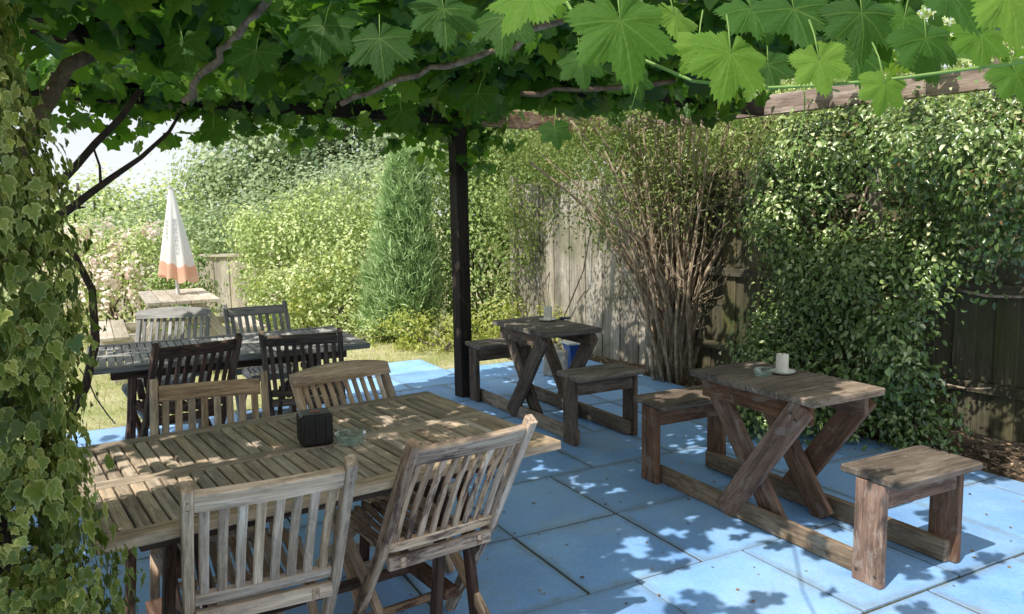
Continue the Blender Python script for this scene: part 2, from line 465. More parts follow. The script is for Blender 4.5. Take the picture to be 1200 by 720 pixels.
    def lathe(s, prof, c=(0, 0, 0), seg=32, squash=1.0):
        vs = []; fs = []
        for (r, z) in prof:
            for k in range(seg):
                a = 2 * PI * k / seg
                vs.append((c[0] + r * math.cos(a), c[1] + r * squash * math.sin(a), c[2] + z))
        for i in range(len(prof) - 1):
            for k in range(seg):
                fs.append((i * seg + k, i * seg + (k + 1) % seg, (i + 1) * seg + (k + 1) % seg, (i + 1) * seg + k))
        s.add(vs, fs, vs, None, True)
    def build(s, name, mat, parent=None, label=None):
        me = bpy.data.meshes.new(name)
        me.from_pydata(s.v, [], s.f)
        a = me.attributes.new('gc', 'FLOAT_VECTOR', 'POINT'); a.data.foreach_set('vector', np.array(s.gc, dtype=np.float32).ravel())
        a = me.attributes.new('rnd', 'FLOAT', 'POINT'); a.data.foreach_set('value', np.array(s.r, dtype=np.float32))
        me.polygons.foreach_set('use_smooth', s.sm)
        me.materials.append(mat)
        me.update()
        o = bpy.data.objects.new(name, me)
        COL.objects.link(o)
        if parent: o.parent = parent
        if label: o['label'] = label
        return o

# ---- leaf templates: (verts Nx3, tris Mx3, edge N)
def palmate(npts=44, serr=.05, seed=0, curl=.18, lob=1.0):
    r_ = random.Random(seed); w1, w2, w3 = r_.uniform(-.14, .14), r_.uniform(0, 6), r_.uniform(-.1, .1)
    lobes = [(0, 1.0, 27), (52, .92, 26), (-52, .92, 26), (108, .78, 30), (-108, .78, 30)]
    out = []
    for i in range(npts):
        a = -170 + 340 * i / (npts - 1)
        r = .0
        bs = .60 if abs(a) < 140 else .48
        for (la, lr, lw) in lobes:
            d = abs(a - la)
            r = max(r, bs + (lr - bs) * max(0, 1 - (d / lw) ** 1.25))
        r *= 1 + serr * (1 if i % 2 else -1) + r_.uniform(-.03, .03)
        a = math.radians(a)
        out.append((r * math.sin(a), r * math.cos(a)))
    vs = [(0, 0, 0)]
    mid = [(x * .5, y * .5) for x, y in out]
    def zz(x, y):
        rr = math.hypot(x, y); an = math.atan2(x, y)
        return -curl * rr * rr + .06 * rr * math.cos(an * 360 / 52) + w1 * x * y + .07 * rr * rr * math.sin(3 * an + w2) + w3 * x + r_.uniform(-.012, .012)
    vs += [(x, y, zz(x, y)) for x, y in mid]
    vs += [(x, y, zz(x, y)) for x, y in out]
    n = npts; T = []
    for i in range(n - 1):
        T.append((0, 1 + i, 2 + i))
        T.append((1 + i, 1 + n + i, 2 + n + i)); T.append((1 + i, 2 + n + i, 2 + i))
    return np.array(vs), np.array(T), np.array([0.] + [.45] * n + [1.] * n)
def palmate_low(seed=0):
    """17 outline points, fan"""
    ang = [-168, -140, -118, -100, -80, -62, -45, -26, -12, 0, 12, 26, 45, 62, 80, 100, 118, 140, 168]
    rad = [.45, .60, .66, .76, .66, .74, .92, .66, .82, 1.0, .82, .66, .92, .74, .66, .76, .66, .60, .45]
    r_ = random.Random(seed)
    vs = [(0, 0, 0)]
    for a, r in zip(ang, rad):
        r *= r_.uniform(.92, 1.08); a = math.radians(a)
        vs.append((r * math.sin(a), r * math.cos(a), -.22 * r * r + r_.uniform(-.05, .05)))
    T = [(0, i, i + 1) for i in range(1, len(ang))]
    return np.array(vs), np.array(T), np.array([0.] + [1.] * len(ang))
def ivy_t(seed=0):
    ang = [-165, -120, -88, -60, -38, -18, 0, 18, 38, 60, 88, 120, 165]
    rad = [.40, .55, .62, .42, .62, .58, 1.0, .58, .62, .42, .62, .55, .40]
    r_ = random.Random(seed)
    rad = [r * r_.uniform(.9, 1.1) for r in rad]
    vs = [(0, .1, 0)]; ed = [0.]
    for k, e in ((.6, .5), (1., 1.)):
        for a, r in zip(ang, rad):
            a2 = math.radians(a); x, y = r * k * math.sin(a2), .1 + r * k * math.cos(a2)
            vs.append((x, y, .12 * abs(x) - .2 * y * y * k)); ed.append(e)
    n = len(ang); T = []
    for i in range(n - 1):
        T.append((0, 1 + i, 2 + i)); T.append((1 + i, 1 + n + i, 2 + n + i)); T.append((1 + i, 2 + n + i, 2 + i))
    return np.array(vs), np.array(T), np.array(ed)
def oval_t(wd=.42, fold=.15, curl=.15):
    vs = [(0, 0, 0), (-wd * .8, .3, fold), (wd * .8, .3, fold), (0, .45, 0), (-wd * .7, .68, fold * .7 - curl * .4), (wd * .7, .68, fold * .7 - curl * .4), (0, 1., -curl)]
    T = [(0, 3, 1), (0, 2, 3), (1, 3, 4), (3, 2, 5), (3, 6, 4), (3, 5, 6)]
    return np.array(vs, float), np.array(T), np.array([0, 1, 1, 0, 1, 1, 1.])
def dia_t(wd=.4, fold=.12):
    vs = [(0, 0, 0), (-wd, .45, fold), (wd, .5, fold), (0, 1., 0)]
    return np.array(vs, float), np.array([(0, 2, 3), (0, 3, 1)]), np.array([0, 1, 1, 1.])
def blade_t(wd=.06):
    vs = [(-wd, 0, 0), (wd, 0, 0), (wd * .6, .6, .06), (-wd * .6, .6, .06), (0, 1, .25)]
    return np.array(vs, float), np.array([(0, 1, 2), (0, 2, 3), (3, 2, 4)]), np.array([0, 0, 0, 0, 1.])
def spray_t():
    vs = [(0, 0, 0)]; T = []
    for i, (a, l) in enumerate(((-34, .6), (-16, .85), (0, 1.), (16, .85), (34, .6))):
        a = math.radians(a); x, y = math.sin(a) * l, math.cos(a) * l
        px, py = math.cos(a) * .05, -math.sin(a) * .05
        b = len(vs)
        vs += [(x * .5 - px, y * .5 - py, .02), (x * .5 + px, y * .5 + py, .02), (x, y, -.03)]
        T += [(0, b + 1, b), (b, b + 1, b + 2)]
    return np.array(vs, float), np.array(T), np.ones(len(vs))

def unit(a):
    return a / np.maximum(np.linalg.norm(a, axis=-1, keepdims=True), 1e-9)
def scatter(name, P, N, Tip, size, templates, mat, parent=None, rnd=None, label=None):
    """ONE mesh of leaves: P base points, N normals, Tip directions"""
    P = np.asarray(P, float); n = len(P)
    N = unit(np.asarray(N, float)); Tip = np.asarray(Tip, float)
    Tip = Tip - N * np.sum(Tip * N, axis=1, keepdims=True)
    bad = np.linalg.norm(Tip, axis=1) < 1e-3
    Tip[bad] = np.cross(N[bad], np.array([1., .3, .2]))
    Tip = unit(Tip); S = np.cross(Tip, N)
    size = np.broadcast_to(size, (n,)).astype(float)
    if rnd is None: rnd = rng.random(n)
    which = rng.integers(0, len(templates), n)
    V = []; F = []; R = []; L = []; o = 0
    for k, (tv, tf, te) in enumerate(templates):
        ix = np.where(which == k)[0]
        if not len(ix): continue
        p = P[ix][:, None, :] + size[ix][:, None, None] * (tv[None, :, 0:1] * S[ix][:, None, :] + tv[None, :, 1:2] * Tip[ix][:, None, :] + tv[None, :, 2:3] * N[ix][:, None, :])
        m = len(tv)
        V.append(p.reshape(-1, 3))
        F.append((tf[None] + (np.arange(len(ix)) * m)[:, None, None] + o).reshape(-1, 3))
        o += len(ix) * m
        R.append(np.repeat(rnd[ix], m))
        lc = np.stack([tv[:, 0], tv[:, 1], te], 1)
        L.append(np.tile(lc, (len(ix), 1)))
    V = np.concatenate(V); F = np.concatenate(F); R = np.concatenate(R); L = np.concatenate(L)
    me = bpy.data.meshes.new(name)
    me.vertices.add(len(V)); me.vertices.foreach_set('co', V.astype(np.float32).ravel())
    me.loops.add(F.size); me.loops.foreach_set('vertex_index', F.astype(np.int32).ravel())
    me.polygons.add(len(F))
    me.polygons.foreach_set('loop_start', np.arange(0, F.size, 3, dtype=np.int32))
    me.polygons.foreach_set('loop_total', np.full(len(F), 3, dtype=np.int32))
    me.polygons.foreach_set('use_smooth', np.ones(len(F), dtype=bool))
    a = me.attributes.new('rnd', 'FLOAT', 'POINT'); a.data.foreach_set('value', np.clip(R, 0, 1).astype(np.float32))
    a = me.attributes.new('lc', 'FLOAT_VECTOR', 'POINT'); a.data.foreach_set('vector', L.astype(np.float32).ravel())
    me.materials.append(mat)
    me.update(calc_edges=True)
    ob = bpy.data.objects.new(name, me); COL.objects.link(ob)
    if parent: ob.parent = parent
    if label: ob['label'] = label
    return ob
def rdir(n):
    return unit(rng.normal(size=(n, 3)))
def clump_cloud(centers, dirs, per, crad, leaf, flat=1.0):
    """leaves gathered round cluster centres -> P, N, Tip, size, rnd"""
    k = len(centers); n = k * per
    C = np.repeat(centers, per, 0); D = np.repeat(dirs, per, 0)
    off = rng.normal(size=(n, 3)) * (np.repeat(crad, per)[:, None] if np.ndim(crad) else crad)
    off[:, 2] *= flat
    P = C + off
    N = unit(D * .55 + unit(off) * .8 + np.array([0, 0, .45]) + rng.normal(size=(n, 3)) * .26)
    Tip = unit(off) + D * .4 + np.array([0, 0, -.35]) + rng.normal(size=(n, 3)) * .6
    cr = np.repeat(rng.random(k), per)
    rnd = np.clip(.5 * cr + .5 * rng.random(n) + .15 * (off @ np.array([0, 0, 1.])) / (np.mean(crad) + 1e-6) * .3, 0, 1)
    return P, N, Tip, leaf * rng.uniform(.6, 1.25, n), rnd
def blobs(specs, per, crad, leaf, dens, inner=.35, lump=.22, zmin=.02):
    """specs: (cx,cy,cz,rx,ry,rz). clusters on lumpy ellipsoid shells"""
    Cs = []; Ds = []
    for (cx, cy, cz, rx, ry, rz) in specs:
        area = 4 * PI * ((rx * ry) ** 1.6 / 3 + (rx * rz) ** 1.6 / 3 + (ry * rz) ** 1.6 / 3) ** (1 / 1.6)
        k = int(area * dens)
        d = rdir(k)
        ph = rng.uniform(0, 6.28, (5, 3)); fr = rng.uniform(2, 6, (5, 3))
        lm = sum(np.sin(d @ fr[i] + ph[i, 0]) * np.cos(d @ fr[(i + 2) % 5] + ph[i, 1]) for i in range(5)) / 2.5
        rad = (1 - inner * rng.random(k) ** 2.2) * (1 + lump * lm)
        c = d * np.array([rx, ry, rz]) * rad[:, None] + np.array([cx, cy, cz])
        ok = c[:, 2] > zmin
        Cs.append(c[ok]); Ds.append(d[ok])
    return clump_cloud(np.concatenate(Cs), np.concatenate(Ds), per, crad, leaf)
def cloud_obj(name, cl, templates, mat, parent, label=None):
    P, N, T, s, r = cl
    return scatter(name, P, N, T, s, templates, mat, parent, r, label)
def wiggle(p0, p1, n=8, amp=.05, sag=0.0):
    p0 = Vector(p0); p1 = Vector(p1); L = (p1 - p0).length
    ph = [random.uniform(0, 6.28) for _ in range(6)]
    out = []
    for i in range(n + 1):
        t = i / n; p = p0.lerp(p1, t); e = math.sin(PI * t) ** .5 if 0 < t < 1 else 0
        out.append(p + Vector((math.sin(t * 7 + ph[0]) + .5 * math.sin(t * 15 + ph[1]), math.sin(t * 6 + ph[2]) + .5 * math.sin(t * 17 + ph[3]), math.sin(t * 8 + ph[4]) * .8)) * amp * L * e * .5 + Vector((0, 0, sag * 4 * t * (1 - t))))
    return out

def px(x, y, Yd):
    c, s = math.cos(-.0174), math.sin(-.0174); a, bb = x - 600, y - 360
    u = c * a + s * bb; v = -s * a + c * bb
    X = u / 931.16; zu = -v / 931.16
    Yr = math.cos(-.1222) - zu * math.sin(-.1222); Zr = math.sin(-.1222) + zu * math.cos(-.1222)
    return Vector((X * Yd / Yr, Yd, H + Zr * Yd / Yr))

# pixel -> world, only used to read positions off while laying the place out
A = -1.08
UC, US = math.cos(A), math.sin(A)
def uv(u, v, z=0.0):
    return (u * UC - v * US, u * US + v * UC, z)
def to_uv(x, y):
    return x * UC + y * US, -x * US + y * UC

# ------------------------------------------------------------------ ground
def grid_sheet(name, x0, x1, y0, y1, step, z, mat, bumpy=0.0):
    nx = int((x1 - x0) / step); ny = int((y1 - y0) / step)
    xs = np.linspace(x0, x1, nx + 1); ys = np.linspace(y0, y1, ny + 1)
    X, Y = np.meshgrid(xs, ys)
    Z = z + bumpy * (np.sin(X * 1.3) * np.cos(Y * 1.1) - 1)
    V = np.stack([X, Y, Z], -1).reshape(-1, 3)
    F = [(j * (nx + 1) + i, j * (nx + 1) + i + 1, (j + 1) * (nx + 1) + i + 1, (j + 1) * (nx + 1) + i) for j in range(ny) for i in range(nx)]
    me = bpy.data.meshes.new(name); me.from_pydata(V.tolist(), [], F); me.materials.append(mat); me.update()
    o = bpy.data.objects.new(name, me); COL.objects.link(o); o['kind'] = 'structure'
    return o
grid_sheet('ground', -150, 150, -60, 250, 6, -.03, ground_material())

# soil bed along the fence
soil = bpy.data.meshes.new('soil_bed')
pts = [uv(-9.5, 3.9, -.012), uv(6, 3.9, -.012), uv(6, 7.6, -.012), uv(-9.5, 7.6, -.012)]
soil.from_pydata(pts, [], [(0, 1, 2, 3)]); soil.materials.append(soil_material())
so_ = bpy.data.objects.new('soil_bed', soil); COL.objects.link(so_); so_['kind'] = 'structure'

# bedding under the slabs, seen in the joints
joint = bpy.data.meshes.new('joint_bed')
pts = []; qf = []
for (ua_, ub_, va_, vb_) in ((-5.87, 6, -6, -.45), (-6.53, 6, -.45, 1.56), (-7.18, 6, 1.56, 4.52), (-7.83, -7.18, 1.56, 2.9)):
    k_ = len(pts); pts += [uv(ua_, va_, -.007), uv(ub_, va_, -.007), uv(ub_, vb_, -.007), uv(ua_, vb_, -.007)]; qf.append((k_, k_ + 1, k_ + 2, k_ + 3))
joint.from_pydata(pts, [], qf); joint.materials.append(simple('joint_sand', (.07, .075, .045), .95, bump=.5, scale=60, var=.4))
jo = bpy.data.objects.new('joint_bed', joint); COL.objects.link(jo); jo['kind'] = 'structure'
pm = MB()
u0, v0 = to_uv(.5184, 3.939)
offs = {0: 0.0, -1: 0.0, -2: .31, 1: .23}
for r in range(-8, 9):
    ua = u0 + r * .655; ub = ua + .655
    if ua < -7.9: continue
    of = offs.get(r, random.choice((0, .3, .15, .45)))
    k = -14
    while True:
        va = v0 + of + k * .60; vb = va + .60; k += 1
        if va > 4.5: break
        if vb < -5: continue
        vb2 = min(vb, 4.53)
        if vb2 - va < .08: continue
        if ua < -7.7 and (va < 1.5 or va > 2.5): continue
        if ua < -7.0 and va < 1.5: continue
        if ua < -6.4 and va < -.4: continue
        dz = random.uniform(-.0025, .0025)
        g = .004 + random.uniform(0, .0025)
        c = uv((ua + ub) / 2, (va + vb2) / 2, -.021 + dz)
        pm.obox(c, (UC, US, random.uniform(-.002, .002)), (-US, UC, 0), (0, 0, 1), (ub - ua) / 2 - g, (vb2 - va) / 2 - g, .021, .003, .0015, None, True)
patio = pm.build('patio', slab_mat); patio['kind'] = 'structure'

# grass tufts on the lawn and mulch chips by the fence: nobody could count them
n = 26000
gx = rng.uniform(-7, 1.0, n); gy = rng.uniform(5.2, 12, n)
U = gx * UC + gy * US; Vv = -gx * US + gy * UC
ok = ~(((U > -7.20) & (Vv > 1.55)) | ((U > -6.55) & (Vv > -.45)) | (U > -5.9) | ((U > -7.85) & (Vv > 1.55) & (Vv < 2.95)))
gx, gy = gx[ok], gy[ok]; n = len(gx)
P = np.stack([gx, gy, np.full(n, -.03)], 1)
Nn = rdir(n); Nn[:, 2] *= .2
tg = scatter('grass', P, Nn, np.array([0, 0, 1.]) + rng.normal(size=(n, 3)) * .45, rng.uniform(.03, .07, n), [blade_t()], grass_mat,
             rnd=np.clip(.5 + .3 * np.sin(gx * 2.1) * np.cos(gy * 1.7) + rng.normal(size=n) * .2, 0, 1))
tag(tg, 'short dry lawn grass beyond the edge of the paving', 'grass', kind='stuff')
n = 9000
u_ = rng.uniform(-9, 0.5, n); v_ = 4.56 + rng.random(n) ** 1.3 * 1.1
P = np.stack([u_ * UC - v_ * US, u_ * US + v_ * UC, rng.uniform(-.012, .015, n)], 1)
tg = scatter('bark_mulch', P, rdir(n) * .5 + np.array([0, 0, 1.]), rdir(n), rng.uniform(.015, .05, n), [dia_t(.3, .05), oval_t(.3)], chip_mat)
tag(tg, 'pale brown bark chips and dead leaves along the fence foot', 'mulch', kind='stuff')
n = 420
P = np.stack([rng.uniform(-2, 3.2, n), rng.uniform(2.8, 7, n), np.full(n, .003)], 1)
tg = scatter('leaf_litter', P, rdir(n) * .3 + np.array([0, 0, 1.]), rdir(n), rng.uniform(.01, .025, n), [oval_t(.4)], chip_mat)
tag(tg, 'tiny dry leaves scattered over the blue paving', 'leaf litter', kind='stuff')

# ------------------------------------------------------------------ X-leg tables with attached stools
TH, SH = .7068, .4774
def picnic_unit(cx, cy, ang, label, seed, plank_brown=plank_brown, plank_top=plank_top):
    random.seed(seed)
    t = empty('picnic_table', (cx, cy, 0), ang, label, 'picnic table', 'cross-legged plank tables with attached stools')
    # local x = along the beams, local y = across
    tx, ty, th = .412, .235, .035
    b = MB()
    nb = 4; wv = 2 * tx / nb
    for i in range(nb):
        xa = -tx + i * wv
        b.box(xa + .002, xa + wv - .002, -ty - (.008 if i in (1, 2) else 0), ty + random.uniform(-.004, .006), TH - th, TH, 'y', .005, .0015)
    b.build('tabletop', plank_top, t)
    for sy in (-1, 1):
        b = MB(); y = sy * (ty - .055)
        b.box(-.36, .36, y - .014, y + .014, TH - th - .10, TH - th - .001, 'x', .004)
        b.build('apron', plank_brown, t)
        for sx, yy in ((1, y + sy * .031), (-1, y - sy * .031)):
            b = MB()
            top = Vector((sx * .33, yy, TH - th - .012)); bot = Vector((-sx * .16, yy, .008))
            d = (bot - top).normalized()
            b.bar(top, bot, .125, .032, (1, 0, 0), .004, jit=.001)
            lg = b.build('leg', plank_brown, t)
            for q in (.06, .10):
                p = top.lerp(bot, q) + Vector((.02 * (1 if q > .08 else -1), 0, 0)); yo = .0165 * sy
                b = MB(); b.tube([(p.x, p.y + yo * .9, p.z), (p.x, p.y + yo * 1.25, p.z)], .007, 8); b.build('bolt', iron_mat, lg)
        # long ground rail
        b = MB()
        yb = sy * .215
        b.box(-.765, .735 + .03, yb - .022 - (0 if sy > 0 else -.02), yb + .022, .004, .102, 'x', .005, .0015)
        b.build('ground_rail', plank_base, t)
    for sx in (-1, 1):
        cxs = sx * .725
        b = MB()
        for k in (0, 1):
            xa = cxs - .15 + k * .15
            b.box(xa + .0015, xa + .1485, -.262 - (.006 if k else 0), .262, SH - .036, SH, 'y', .009, .0015)
        st = b.build('stool_seat', plank_top, t)
        for sy in (-1, 1):
            b = MB(); y = sy * .245
            b.box(cxs - .068, cxs + .068, y - .017, y + .017, .003, SH - .037, 'z', .004, .001)
            lg = b.build('stool_leg', plank_brown, t)
            for x in (-.045, .045):
                b = MB()
                b.tube([(cxs + x, y + sy * .0165, .052), (cxs + x, y + sy * .021, .052)], .006, 8)
                b.build('bolt', iron_mat, lg)
        for xo in (-.044, .044):
            b = MB()
            b.box(cxs + xo - .014, cxs + xo + .014, -.226, .226, SH - .14, SH - .038, 'y', .004)
            b.build('stool_apron', plank_brown, t)
    return t
picnic_unit(1.3326, 3.8761, -1.0873, 'brown cross-legged plank table with two stools, nearer the camera with peeling stain', 21)
picnic_unit(.2445, 5.9027, -1.0721, 'dark cross-legged plank table with two stools, beyond the post by the pale fence', 22,
            wood('worn_grey_brown_stain', (.055, .038, .03), (.17, .12, .09), (.32, .245, .19), stain=(.04, .03, .025), stain_amt=.6, wear=(.28, .24, .2), wear_amt=.3),
            wood('dark_grey_top', (.08, .07, .06), (.21, .18, .15), (.38, .34, .29), stain=(.05, .045, .04), stain_amt=.7, lichen=.5))

def saucer(x, y, z, lab, r=.062):
    o = empty('saucer', (x, y, z), 0, lab, 'saucer', 'white saucers under the candles')
    b = MB(); b.lathe([(.001, .003), (r * .5, .003), (r * .62, .006), (r * .95, .014), (r, .017), (r * .97, .013), (r * .6, .001), (.001, .0008)])
    b.build('dish', saucer_mat, o)
def candle(x, y, z, lab, r=.031, h=.098):
    o = empty('candle', (x, y, z), 0, lab, 'candle', 'white pillar candles on the plank tables')
    b = MB(); b.lathe([(.0005, .001), (r - .001, .001), (r, .004), (r, h - .004), (r - .002, h), (r - .005, h - .001), (r * .5, h - .006), (.0005, h - .008)])
    b.build('wax_body', candle_mat, o)
    b = MB(); b.tube([(0, 0, h - .008), (.001, 0, h + .003), (.003, 0, h + .008)], .0012, 5); b.build('wick', wick_mat, o)
def ashtray(x, y, z, lab, r=.05, h=.034, mat=None):
    b = MB()
    b.lathe([(.0005, .001), (r * .78, .001), (r * .82, .003), (r, h), (r * .98, h + .002), (r * .92, h), (r * .75, .008), (.0005, .007)], (0, 0, 0), 36)
    o = b.build('ashtray', mat or glass, None)
    o.location = (x, y, z)
    tag(o, lab, 'ashtray', 'ashtrays on the tables')
saucer(1.375, 3.975, TH + .001, 'white saucer under the candle on the nearer plank table')
candle(1.37, 3.975, TH + .0045, 'tall white pillar candle on the nearer plank table')
ashtray(1.262, 3.935, TH + .001, 'round clear glass ashtray on the nearer plank table')
saucer(.275, 6.05, TH + .001, 'white saucer under the candle on the plank table by the post', .07)
candle(.275, 6.05, TH + .0045, 'white pillar candle on the plank table by the post', .033, .108)
ashtray(.405, 6.13, TH + .001, 'small dark blue ashtray on the plank table by the post', .045, .012, simple('dark_blue_glaze', (.02, .04, .12), .2))

# ------------------------------------------------------------------ teak tables
def teak_table_obj(cx, cy, ang, L, W, label, mat, seed, legx, legmat, rows=2):
    random.seed(seed)
    t = empty('garden_table', (cx, cy, 0), ang, label, 'garden table')
    z = .741; hx, hy = L / 2, W / 2
    b = MB(); fr = .062
    for sy in (-1, 1):
        y = sy * (hy - fr / 2)
        b.box(-hx, hx, y - fr / 2, y + fr / 2, z - .032, z, 'x', .004, .0008)
    b.box(-hx + .001, hx - .001, -.035, .035, z - .031, z - .0005, 'x', .003)
    splits = [-hx, hx]
    for sx in (-1, 1):
        x = sx * (hx - fr / 2)
        b.box(x - fr / 2, x + fr / 2, -hy + fr + .001, -.036, z - .031, z - .001, 'y', .004)
        b.box(x - fr / 2, x + fr / 2, .036, hy - fr - .001, z - .031, z - .001, 'y', .004)
    b.build('table_frame', mat, t)
    pitch = .0435; n = int((L - 2 * fr) / pitch); st = (L - 2 * fr) / n
    b = MB()
    for i in range(n):
        x0 = -hx + fr + i * st + .0032; x1 = x0 + st - .0064
        for (y0, y1) in ((-hy + fr + .002, -.037), (.037, hy - fr - .002)):
            b.box(x0, x1, y0, y1, z - .026 + random.uniform(-.001, .001), z - .003 + random.uniform(-.001, .001), 'y', .003)
    b.build('slatted_top', mat, t)
    for sy in (-1, 1):
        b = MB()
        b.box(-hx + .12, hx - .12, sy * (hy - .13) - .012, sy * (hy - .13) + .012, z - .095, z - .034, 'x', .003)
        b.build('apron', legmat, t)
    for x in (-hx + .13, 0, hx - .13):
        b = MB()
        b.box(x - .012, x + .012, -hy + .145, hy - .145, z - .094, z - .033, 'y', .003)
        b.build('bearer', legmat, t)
    for x in legx:
        for sy in (-1, 1):
            for dx in (-.035, .035):
                b = MB()
                y = sy * (hy - .19)
                b.bar((x + dx, y, z - .096), (x + dx * 2.6, y, .003), .045, .03, (0, 1, 0), .004)
                b.build('leg', legmat, t)
        b = MB()
        b.box(x - .03, x + .03, -hy + .215, hy - .215, .16, .20, 'y', .004)
        b.build('crossbar', legmat, t)
        b = MB()
        b.box(x - .02, x + .02, -hy + .215, hy - .215, .50, .535, 'y', .004)
        b.build('crossbar', legmat, t)
    b = MB(); b.box(legx[0] + .03, legx[1] - .03, -.02, .02, .165, .195, 'x', .004); b.build('stretcher', legmat, t)
    return t
aa = .6; La = 1.49
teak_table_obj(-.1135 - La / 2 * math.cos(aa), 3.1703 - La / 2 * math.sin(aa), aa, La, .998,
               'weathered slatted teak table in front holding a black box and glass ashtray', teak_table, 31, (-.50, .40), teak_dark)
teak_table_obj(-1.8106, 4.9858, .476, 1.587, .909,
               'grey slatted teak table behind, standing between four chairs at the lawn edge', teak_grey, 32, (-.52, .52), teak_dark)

# black box holder and ashtray on the front table
bx = empty('condiment_box', (-.712, 2.775, .742), .38, 'black box-shaped menu and napkin holder on the front teak table', 'box')
b = MB()
b.box(-.056, .056, -.052, .052, .001, .116, 'z', .010)
for k in range(3):
    x = -.036 + k * .036
    b.box(x - .006, x + .006, -.0565, -.0515, .012, .108, 'z', .002)
for k in range(3):
    y = -.034 + k * .034
    b.box(-.0605, -.0555, y - .006, y + .006,   .012, .108, 'z', .002)
b.build('case', black_mat, bx)
b = MB(); b.box(-.018, .018, -.014, .014, .1150, .1185, 'x', .0015); b.build('red_packet', red_mat, bx)
ashtray(-.585, 2.765, .742, 'round clear glass ashtray beside the black box on the front teak table', .056, .036)

# ------------------------------------------------------------------ folding chairs
CG = 'folding slatted teak garden chairs round the two tables'
def chair(x, y, rz, label, mat, seed, horns=True, arch=False, nsl=8, w_=.46, top=.885, back_t=-.25, foot=.31):
    random.seed(seed)
    t = empty('folding_chair', (x, y, 0), rz, label, 'garden chair', CG)
    hw = w_ / 2
    def prof(z):  # y of the back line at height z
        if z < .45: return foot * (1 - z / .45) ** .95
        q = (z - .45) / (top - .45)
        return back_t * q ** 1.05
    zt = top if horns else top - .035
    posts = {}
    for sx in (-1, 1):
        b = MB()
        zs = [0.004, .1, .2, .3, .38, .45, .52, .62, .74, zt - .02, zt]
        b.strip([(sx * (hw - .016), prof(z), z) for z in zs], .030, .042, (1, 0, 0))
        posts[sx] = b.build('back_post', mat, t)
        b = MB()
        b.bar((sx * (hw - .05), .40, .425), (sx * (hw - .05), -.14, .006), .026, .040, (1, 0, 0), .004)
        b.build('rear_leg', mat, t)
    # backrest
    b = MB()
    zr0, zr1 = top - .085, top - .018
    wi = hw - .034
    def rail(z0, z1, wi, th, bow=.0):
        n = 7
        for k in range(n):
            xa = -wi + 2 * wi * k / n; xb = -wi + 2 * wi * (k + 1) / n
        pts = [(-wi + 2 * wi * k / n, prof((z0 + z1) / 2) - .0 - bow * (1 - (2 * k / n - 1) ** 2), (z0 + z1) / 2) for k in range(n + 1)]
        tl = Vector((0, prof(z1) - prof(z0), z1 - z0)).normalized()
        b.strip(pts, (z1 - z0), th, tl)
    if arch:
        n = 10; hwr = hw + .004
        ptsu = []
        off = Vector((random.uniform(-9, 9), random.uniform(-9, 9), 0))
        vs = []; gl = []; fs = []
        for k in range(n + 1):
            xx = -hwr + 2 * hwr * k / n; q = 1 - (xx / hwr) ** 2
            zb_, zt_ = top - .074, top - .024 + .024 * q
            for (zz, yo) in ((zb_, -.014), (zt_, -.014), (zt_, .014), (zb_, .014)):
                vs.append((xx, prof(zz) + yo + .018, zz)); gl.append(Vector((xx, zz, yo)) + off)
        for k in range(n):
            for j in range(4):
                fs.append((k * 4 + j, k * 4 + (j + 1) % 4, (k + 1) * 4 + (j + 1) % 4, (k + 1) * 4 + j))
        fs += [(3, 2, 1, 0), (n * 4, n * 4 + 1, n * 4 + 2, n * 4 + 3)]
        b.add(vs, fs, gl)
    else:
        rail(zr0, zr1, wi, .026, .012)
    b.build('top_rail', mat, t)
    b = MB()
    rail(.455, .50, wi, .024, .006)
    b.build('bottom_rail', mat, t)
    b = MB()
    for k in range(nsl):
        xx = -wi + 2 * wi * (k + .5) / nsl
        z0, z1 = .498, zr0 + .004
        pts = [(xx, prof(z) - .010 * (1 - (xx / wi) ** 2) + .008 * math.sin(PI * (z - z0) / (z1 - z0)), z) for z in np.linspace(z0, z1, 5)]
        b.strip(pts, 2 * wi / nsl * .56, .013, (1, 0, 0))
    b.build('back_slats', mat, t)
    # seat: side rails, front and rear bars, slats front to back
    b = MB()
    for sx in (-1, 1):
        b.bar((sx * (hw - .083), -.03, .415), (sx * (hw - .083), .42, .432), .024, .036, (1, 0, 0), .003)
    b.bar((-hw + .032, -.015, .418), (hw - .032, -.015, .418), .045, .022, (0, 0, 1), .003)
    b.bar((-hw + .07, .415, .436), (hw - .07, .415, .436), .03, .03, (0, 0, 1), .003)
    b.build('seat_frame', mat, t)
    b = MB()
    ns = 9; sw = hw - .075
    for k in range(ns):
        xx = -sw + 2 * sw * (k + .5) / ns
        b.strip([(xx, yy, .447 - .014 * math.sin(PI * (yy + .0) / .40) + .006 * (yy > .39)) for yy in (.012, .1, .2, .3, .4, .43)], 2 * sw / ns * .72, .013, (1, 0, 0))
    b.build('seat_slats', mat, t)
    b = MB()
    b.bar((-hw + .03, prof(.12), .12), (hw - .03, prof(.12), .12), .03, .018, (0, 0, 1), .003)
    b.build('front_stretcher', mat, t)
    b = MB()
    b.bar((-hw + .063, -.05, .076), (hw - .063, -.05, .076), .03, .018, (0, 0, 1), .003)
    b.build('rear_stretcher', mat, t)
    for sx in (-1, 1):
        for z in (top - .04, top - .065):
            b = MB()
            b.tube([(sx * (hw - .016), prof(z) - .0205, z - .002), (sx * (hw - .016), prof(z) - .0225, z - .002)], .0045, 8)
            b.build('peg', iron_mat, posts[sx])
    return t
chair(-.75, 2.245, .47, 'plain weathered teak chair nearest the camera, back turned, tall post ends', teak, 41, nsl=8, w_=.455)
chair(-.265, 2.60, .62, 'mottled lichen-stained teak chair leaning back at the near corner of the front table', teak_rough, 42, nsl=9, w_=.465)
